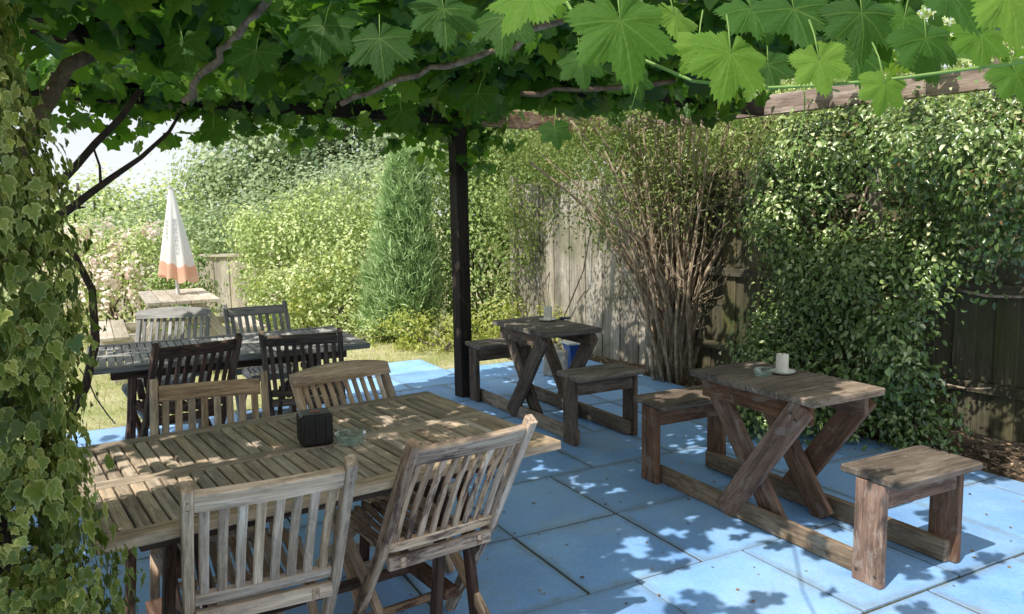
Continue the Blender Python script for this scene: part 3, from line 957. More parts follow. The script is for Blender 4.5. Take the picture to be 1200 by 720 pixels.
chair(-1.20, 3.055, .32 + PI, 'teak chair facing the camera beyond the front table, left of the black box', teak, 43, nsl=8, w_=.465)
chair(-.65, 3.385, .68 + PI, 'teak chair with curved top rail, far side of front table behind the black box', teak, 44, horns=False, arch=True, nsl=10, w_=.47)
chair(-1.87, 4.46, .72, 'dark red-brown chair, left of the two on the near side of the grey table', teak_dark, 45, nsl=9, w_=.48)
chair(-1.27, 4.78, .2, 'dark brown chair, right of the two on the near side of the grey table', wood('brown_grey_teak', (.05, .038, .03), (.15, .105, .08), (.3, .23, .18), stain=(.03, .022, .02), stain_amt=.7), 46, nsl=9, w_=.47)
chair(-2.48, 5.66, .17 + PI, 'grey chair with arched top rail beyond the grey table, in front of the parasol bench', teak_grey, 47, horns=False, arch=True, nsl=10, w_=.51)
chair(-1.84, 5.785, .48 + PI, 'grey straight-topped chair on the far side of the grey table, nearest the shrubs', teak_grey, 48, nsl=8, w_=.47)

# ------------------------------------------------------------------ parasol and its picnic bench
t = empty('picnic_bench', (-3.45, 8.15, 0), A, 'pale wooden picnic bench on the lawn with a parasol standing in it', 'picnic bench')
b = MB()
for k in range(5):
    y = -.33 + k * .132
    b.box(-.66, .66, y + .003, y + .129, .715, .75, 'x', .004)
b.build('tabletop', pale_wood, t)
for sy in (-1, 1):
    b = MB()
    for k in (0, 1):
        y = sy * .62 - .13 + k * .13
        b.box(-.69, .69, y + .003, y + .127, .42, .452, 'x', .004)
    b.build('seat', pale_wood, t)
for sx in (-1, 1):
    for sy in (-1, 1):
        b = MB(); b.bar((sx * .5, sy * .14, .712), (sx * .5, sy * .62, -.02), .04, .09, (1, 0, 0)); b.build('leg', pale_wood, t)
    b = MB(); b.bar((sx * .46, -.74, .40), (sx * .46, .74, .40), .04, .085, (1, 0, 0)); b.build('seat_bearer', pale_wood, t)
t = empty('parasol', (-3.46, 8.2, 0), 0, 'closed white parasol with an orange hem and grey lettering above the pale bench', 'parasol')
b = MB(); b.tube([(0, 0, -.02), (0, 0, 1.83)], .019, 12); b.build('pole', white_lid, t)
b = MB(); b.lathe([(.001, .05), (.03, .05), (.05, .03), (.14, .012), (.17, -.005), (.17, -.02)], (0, 0, 0), 24); b.build('base', simple('grey_concrete', (.3, .3, .29), .9), t)
def parasol_mat():
    m = NT('parasol_fabric')
    tc = m.n('ShaderNodeTexCoord').outputs['Object']
    sp = m.n('ShaderNodeSeparateXYZ'); m.l(tc, sp.inputs[0])
    lc = m.attr('gc').outputs['Vector']; s2 = m.n('ShaderNodeSeparateXYZ'); m.l(lc, s2.inputs[0])
    white, orange = (.92, .92, .91), (.88, .54, .40)
    c = m.mix(m.math('LESS_THAN', s2.outputs[2], .155), white, orange)
    band = m.math('MULTIPLY', m.math('GREATER_THAN', s2.outputs[2], .03), m.math('LESS_THAN', s2.outputs[2], .05))
    c = m.mix(band, c, (.8, .6, .45))
    n1 = m.noise(tc, 14, 3, .6)
    c = m.mix(.25, c, m.ramp(n1, [(.3, .75), (.7, 1.0)]), 'MULTIPLY')
    m.l(c, m.b.inputs['Base Color']); m.b.inputs['Roughness'].default_value = .8
    tr = m.n('ShaderNodeBsdfTranslucent'); m.l(c, tr.inputs['Color'])
    ms = m.n('ShaderNodeMixShader'); ms.inputs[0].default_value = .35
    m.l(m.b.outputs[0], ms.inputs[1]); m.l(tr.outputs[0], ms.inputs[2]); m.l(ms.outputs[0], m.out.inputs['Surface'])
    return m.m
pfab = parasol_mat()
def canopy_r(a, q):
    """radius of the folded cloth, q from 0 tip to 1 hem"""
    r = .018 + .165 * q ** 1.05
    fold = math.cos(a * 6 + .4 + .3 * math.sin(a)) * .5 + .5
    return r * (1 - .42 * q * fold) * (1 + .10 * math.sin(a * 2 + 1.0))
vs = []; fs = []; gcs = []; NA, NQ = 96, 26
for j in range(NQ + 1):
    q = j / NQ
    for i in range(NA):
        a = 2 * PI * i / NA
        hem = .05 * (math.cos(a * 6 + .4) * .5) + .03 * math.sin(a + 2.2)
        z = 1.85 - q * (.93 + hem)
        r = canopy_r(a + .25 * q, q)
        vs.append((r * math.cos(a) + .02 * q, r * math.sin(a), z)); gcs.append((math.cos(a), math.sin(a), (1 - q) * .95))
for j in range(NQ):
    for i in range(NA):
        fs.append((j * NA + i, j * NA + (i + 1) % NA, (j + 1) * NA + (i + 1) % NA, (j + 1) * NA + i))
fs.append(tuple(range(NA)))
b = MB(); b.add(vs, fs, gcs, .5, True); can = b.build('canopy', pfab, t)
# lettering on the cloth: grey vertical word panels, unreadable at this size in the photo
gm = simple('grey_print', (.5, .5, .52), .8)
b = MB()
for (am, q0, q1, wd) in ((math.radians(-128), .36, .56, .011), (math.radians(-62), .34, .70, .013)):
    k = 0; q = q0
    while q < q1:
        qa, qb = q, q + .034
        for (aa0, aa1, qq0, qq1) in (((-1, 1, qa, qa + .011)), ((-1, -.35, qa, qb - .004)), ((.35, 1, qa, qb - .004) if k % 2 else (-1, 1, qb - .014, qb - .004))):
            V4 = []
            for (sa, qq) in ((aa0, qq0), (aa1, qq0), (aa1, qq1), (aa0, qq1)):
                a = am + sa * wd * 8 / max(.3, qq)
                r = canopy_r(a + .25 * qq, qq) + .004
                hem = .05 * (math.cos(a * 6 + .4) * .5) + .03 * math.sin(a + 2.2)
                V4.append((r * math.cos(a) + .02 * qq, r * math.sin(a), 1.85 - qq * (.93 + hem)))
            b.add(V4, [(0, 1, 2, 3)], V4, .5)
        q += .042; k += 1
b.build('lettering', gm, can)

# ------------------------------------------------------------------ fences
def board_run(name, p0, p1, h, bw, mat, root, seed, zb=.03, th=.016, lap=.012, side=1):
    random.seed(seed)
    p0 = Vector((*p0, 0)); p1 = Vector((*p1, 0)); d = (p1 - p0).normalized(); nrm = Vector((-d.y, d.x, 0)) * side
    L = (p1 - p0).length; n = int(L / bw); b = MB()
    for i in range(n):
        c = p0 + d * (L * (i + .5) / n) + nrm * (.007 if i % 2 else -.007)
        hh = h + random.uniform(-.008, .008)
        b.obox((c.x, c.y, (zb + hh) / 2), (0, 0, 1), d, nrm, (hh - zb) / 2, L / n / 2 + lap * .4, th / 2, .003, .002)
    return b.build(name, mat, root)
F0 = Vector((-.45, 10.05, 0)); F1 = Vector((5.2, 2.15, 0)); fd = (F1 - F0).normalized(); fn = Vector((fd.y, -fd.x, 0))
if fn.dot(Vector((0, 0, 0)) - F0) < 0: fn = -fn     # towards the patio
Lf = (F1 - F0).length
fence = empty('garden_fence', tuple(F0), 0, 'tall closeboard timber fence running behind the shrubs along the right of the paving', 'fence')
npan = 4; S0 = .88; pl = (Lf - S0) / npan
for i in range(npan):
    a0 = fd * (S0 + pl * i + .06); a1 = fd * (S0 + pl * (i + 1) - .06)
    mt = fence_wood if i < 1 else (fence_tan if i == 3 else fence_dark)  # first panel pale as sunlit, next ones darker: light put into board colour
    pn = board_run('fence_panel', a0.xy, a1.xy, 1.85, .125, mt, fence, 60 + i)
    for z in (.35, 1.0, 1.6):
        b = MB()
        q0 = a0 + fn * .032; q1 = a1 + fn * .032
        if i < 1: q0 -= fn * .064; q1 -= fn * .064
        b.bar((q0.x, q0.y, z), (q1.x, q1.y, z), .07, .032, (0, 0, 1))
        b.build('fence_rail', mt, pn)
for i in range(npan + 1):
    p = fd * (S0 + pl * i) + fn * .02
    b = MB(); b.obox((p.x, p.y, .96), (0, 0, 1), fd, fn, .98, .045, .045, .006); b.build('fence_post', fence_wood if i != 3 else plank_base, fence)
bf = empty('low_fence', (-6.6, 13.0, 0), 0, 'bleached low board fence in the background behind the parasol', 'fence')
board_run('fence_panel', (0, 0), (5.2, -.4), .93, .125, wood('bleached_boards', (.32, .28, .23), (.5, .45, .38), (.66, .61, .53)), bf, 70, side=-1)
b = MB(); b.bar((0, -.03, .90), (5.2, -.43, .90), .035, .05, (0, 0, 1)); b.build('top_rail', pale_wood, bf)

# ------------------------------------------------------------------ pergola
PH = .68
pv = Vector((math.cos(PH), math.sin(PH), 0)); pn_ = Vector((-math.sin(PH), math.cos(PH), 0))
def pp(a, n, z): # along beams a, depth n
    q = pv * a + pn_ * n
    return Vector((q.x, q.y, z))
pg = empty('pergola', (-.42, 6.60, 0), 0, 'dark timber pergola over the paving with beams carrying the grape vine', 'pergola')
def pgl(v): return v - Vector((-.42, 6.60, 0))
n2 = 5.39; a_post = Vector((-.42, 6.60, 0)).dot(pv)
n2 = Vector((-.42, 6.60, 0)).dot(pn_)
random.seed(5)
def post(v, w2=.057, h=2.25):
    b = MB(); c = pgl(v); b.obox((c.x, c.y, h / 2 + .003), (0, 0, 1), pv, pn_, h / 2, w2, w2, .006); return b.build('post', pergola_dark, pg)
pergola_dark = wood('shaded_pergola_timber', (.012, .009, .008), (.03, .022, .018), (.06, .045, .038), stain=(.015, .01, .01), stain_amt=.5)  # near-black tone puts the shade under the vine into the timber
post(Vector((-.42, 6.60, 0)))
a_r = Vector((.95, 7.62, 0)).dot(pv)
def beam(a0, a1, n, z, hgt=.15, wd=.055, mat=None, nm='beam'):
    b = MB(); b.bar(pgl(pp(a0, n, z + hgt / 2)), pgl(pp(a1, n, z + hgt / 2)), hgt, wd, (0, 0, 1), .005); return b.build(nm, mat or pergola_wood, pg)
beam(-2.9, a_post - .0, n2, 2.253, mat=pergola_dark)
beam(a_post + .002, a_r - .031, n2, 2.253)  # right half in paler timber, sunlight painted into the wood colour
for n_b in (n2 - 1.72, n2 - 5.2):
    beam(-3.4, a_r - .031, n_b, 2.253, mat=pergola_dark)
b = MB(); b.bar(pgl(pp(a_r, n2 + .06, 2.328)), pgl(pp(a_r, n2 - 5.6, 2.328)), .15, .058, (0, 0, 1), .005); b.build('beam', wood('sunlit_beam', (.16, .12, .10), (.36, .28, .24), (.58, .50, .45), stain=(.12, .09, .08), stain_amt=.5), pg)  # paler than the other beams: sunlight put into its colour
b = MB(); b.bar(pgl(pp(-3.43, n2 + .06, 2.328)), pgl(pp(-3.43, n2 - 5.6, 2.328)), .15, .058, (0, 0, 1), .005); b.build('beam', pergola_dark, pg)
post(pp(a_r, n2 - 5.4, 0)); post(pp(-3.43, n2 - .02, 0)); post(pp(-3.43, n2 - 5.4, 0))
for a_ in np.arange(-2.9, a_r - .1, .78):
    b = MB(); b.bar(pgl(pp(a_, n2 + .12, 2.431)), pgl(pp(a_, n2 - 2.75, 2.431)), .048, .038, (0, 0, 1), .004); b.build('rafter', plank_base, pg)

# ------------------------------------------------------------------ grape vine
vine = empty('grape_vine', (-1.9, 3.4, 0), 0, 'grape vine with large lobed leaves covering the whole pergola roof', 'grape vine')
VO = Vector((-1.9, 3.4, 0))
random.seed(11)
b = MB()
trunk = [(-1.95, 2.5, 0), (-1.9, 2.55, .6), (-1.96, 2.7, 1.2), (-1.82, 2.95, 1.75), (-1.72, 3.2, 2.15), (-1.5, 3.55, 2.38), (-1.2, 4.1, 2.42), (-.7, 4.7, 2.5), (-.1, 5.3, 2.5), (.5, 6.0, 2.52)]
b.tube([Vector(p) - VO for p in trunk], [.05, .045, .04, .034, .028, .025, .022, .02, .016, .012], 10)
b.build('trunk', bark_vine, vine)
b = MB()
canes = [((-1.5, 3.9, 2.42), (-.55, 3.3, 2.75), .012), ((-1.3, 3.7, 2.36), (.9, 4.6, 2.46), .02), ((-1.2, 4.1, 2.42), (.4, 3.6, 2.5), .014), ((-.7, 4.7, 2.46), (1.8, 5.2, 2.5), .017),
         ((-1.6, 3.2, 2.3), (-2.6, 5.2, 2.4), .018), ((-.9, 4.4, 2.45), (-1.2, 5.9, 2.38), .015), ((.2, 5.4, 2.45), (.9, 7.1, 2.42), .012), ((-1.7, 3.3, 2.3), (-2.9, 3.9, 2.5), .012), ((.6, 4.4, 2.5), (2.6, 4.1, 2.52), .013), ((-.4, 3.5, 2.5), (1.9, 3.6, 2.55), .013)]
for p0, p1, r in canes:
    pts = wiggle(Vector(p0) - VO, Vector(p1) - VO, 12, .09)
    b.tube(pts, [r * (1 - .5 * i / 12) for i in range(13)], 7)
for k in range(70):
    c0 = canes[k % len(canes)]; t_ = random.random()
    p0 = Vector(c0[0]).lerp(Vector(c0[1]), t_); p1 = p0 + Vector((random.uniform(-.7, .7), random.uniform(-.7, .7), random.uniform(-.1, .2)))
    b.tube(wiggle(p0 - VO, p1 - VO, 6, .12), [.006 - .0007 * i for i in range(7)], 5)
cane_lit = bark('sunlit_vine_bark', (.16, .11, .075), (.42, .32, .22))  # lighter copy of the vine bark, painting sun on two canes
for pts_, r in (([(215, 118, 3.5), (245, 80, 3.3), (280, 40, 3.15), (325, -15, 3.0)], .015), ([(400, 122, 3.7), (470, 92, 3.6), (545, 72, 3.5), (660, 25, 3.3)], .013),
                ([(610, 110, 3.9), (700, 104, 4.0), (790, 95, 4.2)], .012)):
    b2 = MB(); q_ = [px(*p) - VO for p in pts_]; out_ = []
    for i in range(len(q_) - 1):
        out_ += wiggle(q_[i], q_[i + 1], 4, .10)[:-1]
    out_.append(q_[-1])
    b2.tube(out_, [r * (1 + .15 * math.sin(i * 1.9)) for i in range(len(out_))], 8)
    b2.build('cane', cane_lit if r in (.015, .013) else bark_vine, vine)
# roof of leaves
def gapmask(x, y):
    a = x * pv.x + y * pv.y; nn = x * pn_.x + y * pn_.y
    return a, nn
n = 60000
a_ = rng.uniform(-3.7, a_r + .35, n); nn = rng.uniform(n2 - 5.6, n2 + .45, n)
X = a_ * pv.x + nn * pn_.x; Y = a_ * pv.y + nn * pn_.y
cl = (np.sin(X * 2.9 + 1.3) * np.cos(Y * 2.3 + .4) + np.sin(X * 5.7 + Y * 3.1) * .6 + np.sin(X * 1.1 - Y * 4.7 + 2) * .5)
dens = .30 * (1 + .6 * cl)
dens = np.where((X < -1.5) & (Y > 3.2) & (Y < 5.0), dens * .5, dens)
dens *= np.clip(1 - (a_ - 3.6) / .8, .10, 1)
dens = np.where((X > -1.3) & (X < 1.6) & (Y > 2) & (Y < 5.2), .37 * (1 + .65 * cl), dens)
# open bay above the camera: the sun falls through it on the near right of the paving
gl = ((Y - (2.38 + .50 * (X + .1))) * .88)                     # signed distance beyond the gap line
wgt = 1 / (1 + np.exp(-(gl + .12 * np.sin(X * 6) + .1 * np.sin(X * 13 + 1)) / .07))
ingap = (X > -1.3) & (Y > .55)  # leaves above the camera stay dense, out of view, to cut skylight
dens = np.where(ingap, dens * (wgt + .07 * (1 - wgt) * (np.sin(X * 5 + Y * 7) > .2)), dens)
dens = np.where((X < -.55) & (X > -2.8) & (Y < 1.5), dens * .12, dens)
ok = rng.random(n) < np.clip(dens, 0, 1)
X, Y = X[ok], Y[ok]; n = len(X)
Z = 2.43 + .08 * np.sin(X * 2.1) * np.cos(Y * 1.7) + rng.exponential(.09, n) - .14 * rng.random(n)
NV = unit(np.array([0, 0, 1.]) + rng.normal(size=(n, 3)) * .5)
tip = rng.normal(size=(n, 3)) * .8 + np.array([0, 0, -.5])
P = np.stack([X, Y, Z], 1) - np.array(VO)
low = [palmate_low(i) for i in range(4)]
mid = [palmate(24, .06, i) for i in range(3)]
scatter('foliage', P, NV, tip, rng.uniform(.06, .125, n), low, vine_leaf, vine)
print('vine leaves', n)
# hanging leaves along the underside and the outer edge
def hang(pts, n, spread, zlo, zhi, size, bias=1.6):
    pts = np.asarray(pts, float); k = len(pts) - 1
    s = rng.random(n) * k; i = np.minimum(s.astype(int), k - 1); f = (s - i)[:, None]
    base = pts[i] * (1 - f) + pts[i + 1] * f
    P = base + np.concatenate([rng.normal(size=(n, 2)) * spread, np.zeros((n, 1))], 1)
    env = zlo + (zhi - zlo) * (.5 + .5 * np.sin(s * 9 / k * 2.3 + 1) * np.cos(s * 23 / k))
    P[:, 2] = 2.45 - (2.45 - env) * rng.random(n) ** bias
    N = rdir(n); N[:, 2] = np.abs(N[:, 2]) * .6 + .15
    N[:, 1] -= .35
    T = rng.normal(size=(n, 3)) * .35 + np.array([0, 0, -1.])
    return P, N, T, rng.uniform(size[0], size[1], n)
def bline(n_, a0, a1, k=8):
    return [tuple(pp(a0 + (a1 - a0) * i / k, n_, 0)) for i in range(k + 1)]
hs = [hang(bline(n2 + .05, -2.6, a_post + .45), 1000, .13, 2.18, 1.88, (.055, .09)),
      hang(bline(n2, a_post - .15, a_post + .4), 90, .09, 1.92, 1.85, (.055, .085), 1.0),
      hang(bline(n2 - .9, -2.2, a_post + .1), 600, .3, 2.3, 2.12, (.055, .09)),
      hang(bline(n2 - 1.85, -2.6, 2.6), 480, .12, 2.24, 2.08, (.06, .10)),
      hang(bline(n2 - 2.4, -2.4, 3.0), 420, .2, 2.34, 2.14, (.06, .10)),
      hang(bline(n2 - 1.85, 2.4, 5.0), 330, .10, 2.22, 2.12, (.06, .10)),
      hang(bline(n2 - 1.4, 1.6, a_r), 160, .2, 2.4, 2.28, (.05, .09)),
      hang([tuple(pp(-2.6, n2 - 3.2, 0)), tuple(pp(-2.7, n2 - .3, 0))], 260, .14, 2.1, 1.9, (.055, .08))]
P = np.concatenate([h[0] for h in hs]) - np.array(VO); Nn = np.concatenate([h[1] for h in hs]); T = np.concatenate([h[2] for h in hs]); S = np.concatenate([h[3] for h in hs])
scatter('hanging_foliage', P, Nn, T, S, mid, vine_leaf, vine)
# the near shoot with big leaves, about 1.4 m from the camera
near_t = [palmate(110, .055, i, (.10, .24, .34)[i], 1.0) for i in range(3)]
shoot = [Vector(p) for p in ((1.10, 1.25, 1.86), (.95, 1.22, 1.80), (.76, 1.2, 1.765), (.62, 1.28, 1.757), (.52, 1.33, 1.755), (.43, 1.4, 1.762), (.33, 1.46, 1.785), (.25, 1.5, 1.83), (.15, 1.6, 1.9), (.1, 1.9, 2.1), (.1, 2.3, 2.4))]
b = MB(); b.tube([p - VO for p in shoot], [.0026] * 4 + [.0028] * 3 + [.003, .0035, .004, .005], 7)
def tendril(p, d, l):
    b.tube([Vector(p) - VO + Vector(d) * l * t_ + Vector((.006 * math.sin(t_ * 5), 0, -.02 * t_ * t_)) for t_ in np.linspace(0, 1, 8)], [.0013 * (1 - .5 * t_) for t_ in np.linspace(0, 1, 8)], 5)
tendril((.49, 1.35, 1.755), (-.12, 0, -1), .12); tendril((.245, 1.5, 1.83), (-.28, 0, -1), .17); tendril((1.0, 1.6, 1.72), (-.3, 0, -.9), .10)
green_stem = simple('green_shoot', (.16, .28, .05), .5)
b.build('shoot', green_stem, vine)
# (pos of petiole junction, size, tip dir, normal, rnd)
# (pixel of the leaf base, distance, radius, tip direction, normal, tone: leaves painted as sunlit are paler)
NL = [(727, 24, 1.40, .118, (.12, .1, -1), (.1, -.95, .42), .45), (856, 62, 1.36, .092, (-.25, .1, -1), (.12, -.95, .5), .75),
      (960, 70, 1.30, .060, (.18, .0, -1), (-.1, -1, .25), .95), (1037, 98, 1.28, .050, (-.2, 0, -1), (.1, -1, .3), .85),
      (1180, -8, 1.15, .085, (.05, 0, -1), (.2, -.9, .45), .95), (1110, -14, 1.5, .11, (.1, .2, -.9), (.2, -.8, .6), .2),
      (625, -10, 1.5, .10, (-.3, .1, -.9), (-.3, -.7, .7), .7), (790, 18, 1.55, .075, (.5, .1, -.8), (.5, -.7, .6), .9), (930, 10, 1.7, .11, (.1, .1, -1), (0, -.8, .6), .15),
      (1010, 15, 1.65, .10, (-.1, .1, -1), (.1, -.9, .5), .1), (880, 10, 1.8, .10, (.2, .1, -1), (0, -.8, .7), .3), (1085, 45, 1.6, .09, (.1, .1, -1), (.2, -.9, .5), .25),
      (590, 20, 1.9, .10, (0, .1, -1), (-.1, -.8, .6), .15), (520, 10, 1.8, .10, (0, .1, -1), (.1, -.8, .6), .1), (445, 45, 2.2, .12, (.1, .1, -1), (0, -.9, .5), .05),
      (380, 30, 2.2, .11, (-.1, .1, -1), (0, -.9, .5), .05), (1000, 60, 2.1, .10, (.1, .1, -1), (0, -.9, .5), .2), (1150, 40, 1.9, .09, (-.1, .1, -1), (0, -.9, .5), .6),
      (1190, 85, 2.1, .09, (.3, .1, -1), (.1, -.9, .4), .5), (900, 75, 2.3, .09, (.1, .1, -1), (0, -.9, .5), .1), (680, 70, 2.4, .09, (.1, .1, -1), (0, -.9, .5), .2),
      (650, 150, 2.6, .07, (.1, .1, -1), (.1, -.9, .5), .1), (560, 110, 2.9, .10, (-.1, .1, -1), (-.1, -.9, .5), .05), (818, 55, 1.42, .055, (-.5, .1, -.7), (.3, -.9, .3), 1.),
      (745, 90, 2.0, .06, (.2, .1, -1), (.3, -.9, .3), .1), (300, 60, 2.3, .10, (-.2, .1, -1), (.1, -.9, .5), .1), (215, 50, 2.4, .10, (.2, .1, -1), (-.1, -.9, .5), .15),
      (250, 150, 3.0, .08, (.2, .1, -1), (-.1, -.9, .5), .3), (470, 130, 3.1, .09, (.1, .1, -1), (.1, -.9, .5), .1), (1060, 20, 2.2, .10, (-.3, .1, -1), (.1, -.9, .5), .4)]
for l in NL:
    q = px(l[0], l[1], l[2])
    lf = scatter('leaf', np.zeros((1, 3)), np.array([l[5]]), np.array([l[4]]), np.array([l[3]]), [near_t[int(l[0]) % 3]], vine_leaf_near, vine, np.array([l[6]]))
    lf.location = q - VO
    b = MB(); q2 = Vector((-l[4][0] * .05 + random.uniform(-.02, .02), .04, .07)); b.tube([(0, 0, 0), q2 * .5 + Vector((0, 0, .008)), q2], .0015, 5)
    b.build('leaf_stalk', green_stem, lf)

# ------------------------------------------------------------------ bare branch at the left
br = empty('bare_branch', (-2.35, 3.3, 1.5), 0, 'dark leafless branch slanting up from the ivy against the sky', 'branch')
BO = Vector((-2.35, 3.3, 1.5))
b = MB()
b.tube([px(55, 262, 3.3) - BO, px(82, 245, 3.3) - BO, px(108, 225, 3.32) - BO, px(133, 207, 3.35) - BO, px(165, 185, 3.4) - BO, px(198, 155, 3.45) - BO, px(210, 135, 3.5) - BO], [.02, .017, .015, .013, .010, .008, .006], 8)
b.tube([px(60, 225, 3.35) - BO, px(88, 196, 3.35) - BO, px(112, 168, 3.4) - BO, px(140, 140, 3.45) - BO, px(165, 105, 3.5) - BO], [.018, .016, .015, .014, .013], 8)
b.tube([px(118, 218, 3.33) - BO, px(117, 195, 3.33) - BO, px(110, 175, 3.35) - BO], [.007, .005, .005], 6)
b.tube([px(84, 244, 3.3) - BO, px(100, 243, 3.28) - BO], [.009, .003], 6)
b.build('branch', bark_dark, br)
b = MB()
b.tube([px(75, 500, 3.2) - BO, px(100, 455, 3.2) - BO, px(112, 400, 3.2) - BO, px(108, 340, 3.2) - BO, px(88, 300, 3.2) - BO, px(60, 275, 3.25) - BO], [.02, .018, .017, .015, .013, .012], 8)
b.build('arching_limb', bark_dark, br)

# ------------------------------------------------------------------ ivy column
ivy = empty('ivy', (-1.30, 1.55, 0), 0, 'variegated ivy with cream-edged leaves climbing a column at the left edge', 'ivy')
b = MB()
for k in range(9):
    a = k * .7; pts = [(.20 * math.cos(a + .4 * z) + random.uniform(-.02, .02), .20 * math.sin(a + .4 * z) + random.uniform(-.02, .02), z) for z in np.linspace(0, 2.4, 12)]
    b.tube(pts, [.022 - .012 * i / 11 for i in range(12)], 6)
b.tube([(0, 0, 0), (0, 0, 2.4)], .14, 10)
b.build('stem', bark_dark, ivy)
k = 1500
zc = rng.uniform(0.0, 2.75, k); an = rng.uniform(0, 2 * PI, k)
rr = (.375 + .04 * (zc < .8) + .035 * np.sin(an * 3 + zc * 2.2) + .03 * np.sin(zc * 5.1 + an) + .03 * (zc < .9) - .06 * (zc > 1.8) + .12 * np.clip(zc - 2.3, 0, 1)) * (1 - .2 * rng.random(k) ** 2)
C = np.stack([rr * np.cos(an), rr * np.sin(an), zc], 1); D = np.stack([np.cos(an), np.sin(an), np.zeros(k)], 1)
per = 27
Cc = np.repeat(C, per, 0); Dd = np.repeat(D, per, 0); n = len(Cc)
P = Cc + rng.normal(size=(n, 3)) * .03
N = unit(Dd * 1.2 + np.array([0, 0, .35]) + rng.normal(size=(n, 3)) * .28)
T = np.array([0, 0, -1.]) + rng.normal(size=(n, 3)) * .5
scatter('foliage', P, N, T, rng.uniform(.011, .026, n) * np.where(rng.random(n) < .2, 1.7, 1.0), [ivy_t(i) for i in range(4)], ivy_leaf, ivy, np.clip(np.repeat(rng.random(k), per) * .5 + rng.random(n) * .5, 0, 1))

# ------------------------------------------------------------------ multi-stemmed shrub by the fence
sh = empty('multi_stemmed_shrub', (1.50, 7.12, 0), 0, 'old shrub of many bare brown stems fanning up in front of the fence', 'shrub')
random.seed(77)
b = MB(); tips = []
for k in range(105):
    a = random.uniform(0, 2 * PI); r0 = random.uniform(.02, .22)
    p0 = Vector((r0 * math.cos(a), r0 * math.sin(a) * .7, -.02))
    sp = random.uniform(.1, 1.0); az = a + random.gauss(0, .5)
    hgt = random.uniform(1.5, 2.6)
    ex = math.cos(az) * sp * .88 + (-.12 if random.random() < .5 else .16); ey = math.sin(az) * sp * .45 - .05
    n_s = 11; pts = []
    ph = [random.uniform(0, 6) for _ in range(4)]
    for i in range(n_s + 1):
        t_ = i / n_s
        w1 = t_ ** random.uniform(1.3, 1.5)
        pts.append(p0 + Vector((ex * w1 + .035 * math.sin(t_ * 8 + ph[0]), ey * w1 + .035 * math.sin(t_ * 7 + ph[1]), hgt * t_)))
    r = random.choice((.009, .011, .014, .018, .022, .032))
    b.tube(pts, [r * (1 - .72 * i / n_s) for i in range(n_s + 1)], 6)
    tips.append(pts[-1]); tips.append(pts[-3])
    for j in range(random.randint(2, 5)):
        i = random.randint(4, n_s - 1); q = pts[i]
        e = q + Vector((random.uniform(-.4, .4), random.uniform(-.3, .2), random.uniform(.1, .6)))
        b.tube(wiggle(q, e, 5, .12), [r * .35 * (1 - .15 * m_) for m_ in range(6)], 5); tips.append(e)
# leaning side branches: left arching ones and the broken one at the right
for (e, r) in (((-1.25, -.1, 2.0), .028), ((-1.05, -.3, 1.8), .016), ((-.5, -.4, 1.9), .022), ((-1.05, -.05, 2.35), .022), ((-1.2, .1, 2.1), .016), ((-.85, -.2, 2.4), .02), ((-.7, .1, 2.5), .018), ((.75, -.5, .80), .012), ((.85, -.35, 1.15), .009), ((-.75, 0, .02), .0), ((1.0, -.35, 2.0), .012)):
    if r == 0: continue
    p0 = Vector((random.uniform(-.1, .1), 0, .3 if e[0] > 0 else 0)); e = Vector(e)
    pts = [p0 + Vector((e.x * t_ ** 1.6, e.y * t_ ** 1.4, (e.z - p0.z) * t_ ** .85 + .03 * math.sin(t_ * 11))) for t_ in np.linspace(0, 1, 14)]
    b.tube(pts, [r * (1 - .6 * i / 13) for i in range(14)], 7); tips += [pts[-1], pts[-2], pts[-4]]
b.build('stem', bark_stem, sh)
tp = np.array([tuple(p) for p in tips]); 
tp = np.concatenate([tp[tp[:, 2] > 1.35], np.stack([rng.uniform(-1.5, -.25, 130), rng.uniform(-.3, .5, 130), rng.uniform(1.25, 2.4, 130) ], 1), np.stack([rng.uniform(-1.2, .9, 60), rng.uniform(-.3, .4, 60), rng.uniform(2.1, 2.6, 60)], 1), np.stack([rng.uniform(-.9, .8, 110), rng.uniform(-.4, .3, 110), rng.uniform(1.9, 2.5, 110)], 1)])
cloud_obj('foliage', clump_cloud(tp, unit(tp - np.array([0, 0, 1.])), 17, .09, .034), [oval_t(.32), dia_t(.34)], stem_leaf, sh)

# ------------------------------------------------------------------ big hedge shrub at the right
hd = empty('evergreen_shrub', (2.6, 5.6, 0), 0, 'big glossy evergreen shrub clothing the fence at the right', 'shrub')
HO = Vector((2.6, 5.6, 0))
def wall_clusters(k, u0_, u1_, z0, z1, vbase, thick, holes):
    """clusters on a lumpy wall standing along the fence"""
    s = rng.uniform(u0_, u1_, k); z = rng.uniform(z0, z1, k)
    bulge = .30 * np.sin(s * 3.1 + 1) * np.cos(z * 2.6) + .24 * np.sin(s * 6.3 + z * 5.2) + .07 * np.sin(s * 13 - z * 9)
    d = (thick + bulge) * (1 - .4 * rng.random(k) ** 2.5)
    return s, z, d
k = 2300
s, z, d = wall_clusters(k, 0, 1, .05, 2.5, 0, .62, None)
# along the fence: metres from F0
s = 4.55 + s * 2.6
smax = np.where(z < 1.35, 6.12 + .15 * np.sin(z * 6) - .15 * (z < .5) , 6.9)
ok = s < smax + rng.normal(size=k) * .05
void = np.sin(s * 7.3 + 1.1) * np.cos(z * 6.1 + .5) + .7 * np.sin(s * 15 + z * 11) + .5 * np.cos(z * 17 - s * 9)
ok &= ~((void < -.60) & (rng.random(k) < .88))
ok &= z < 2.2
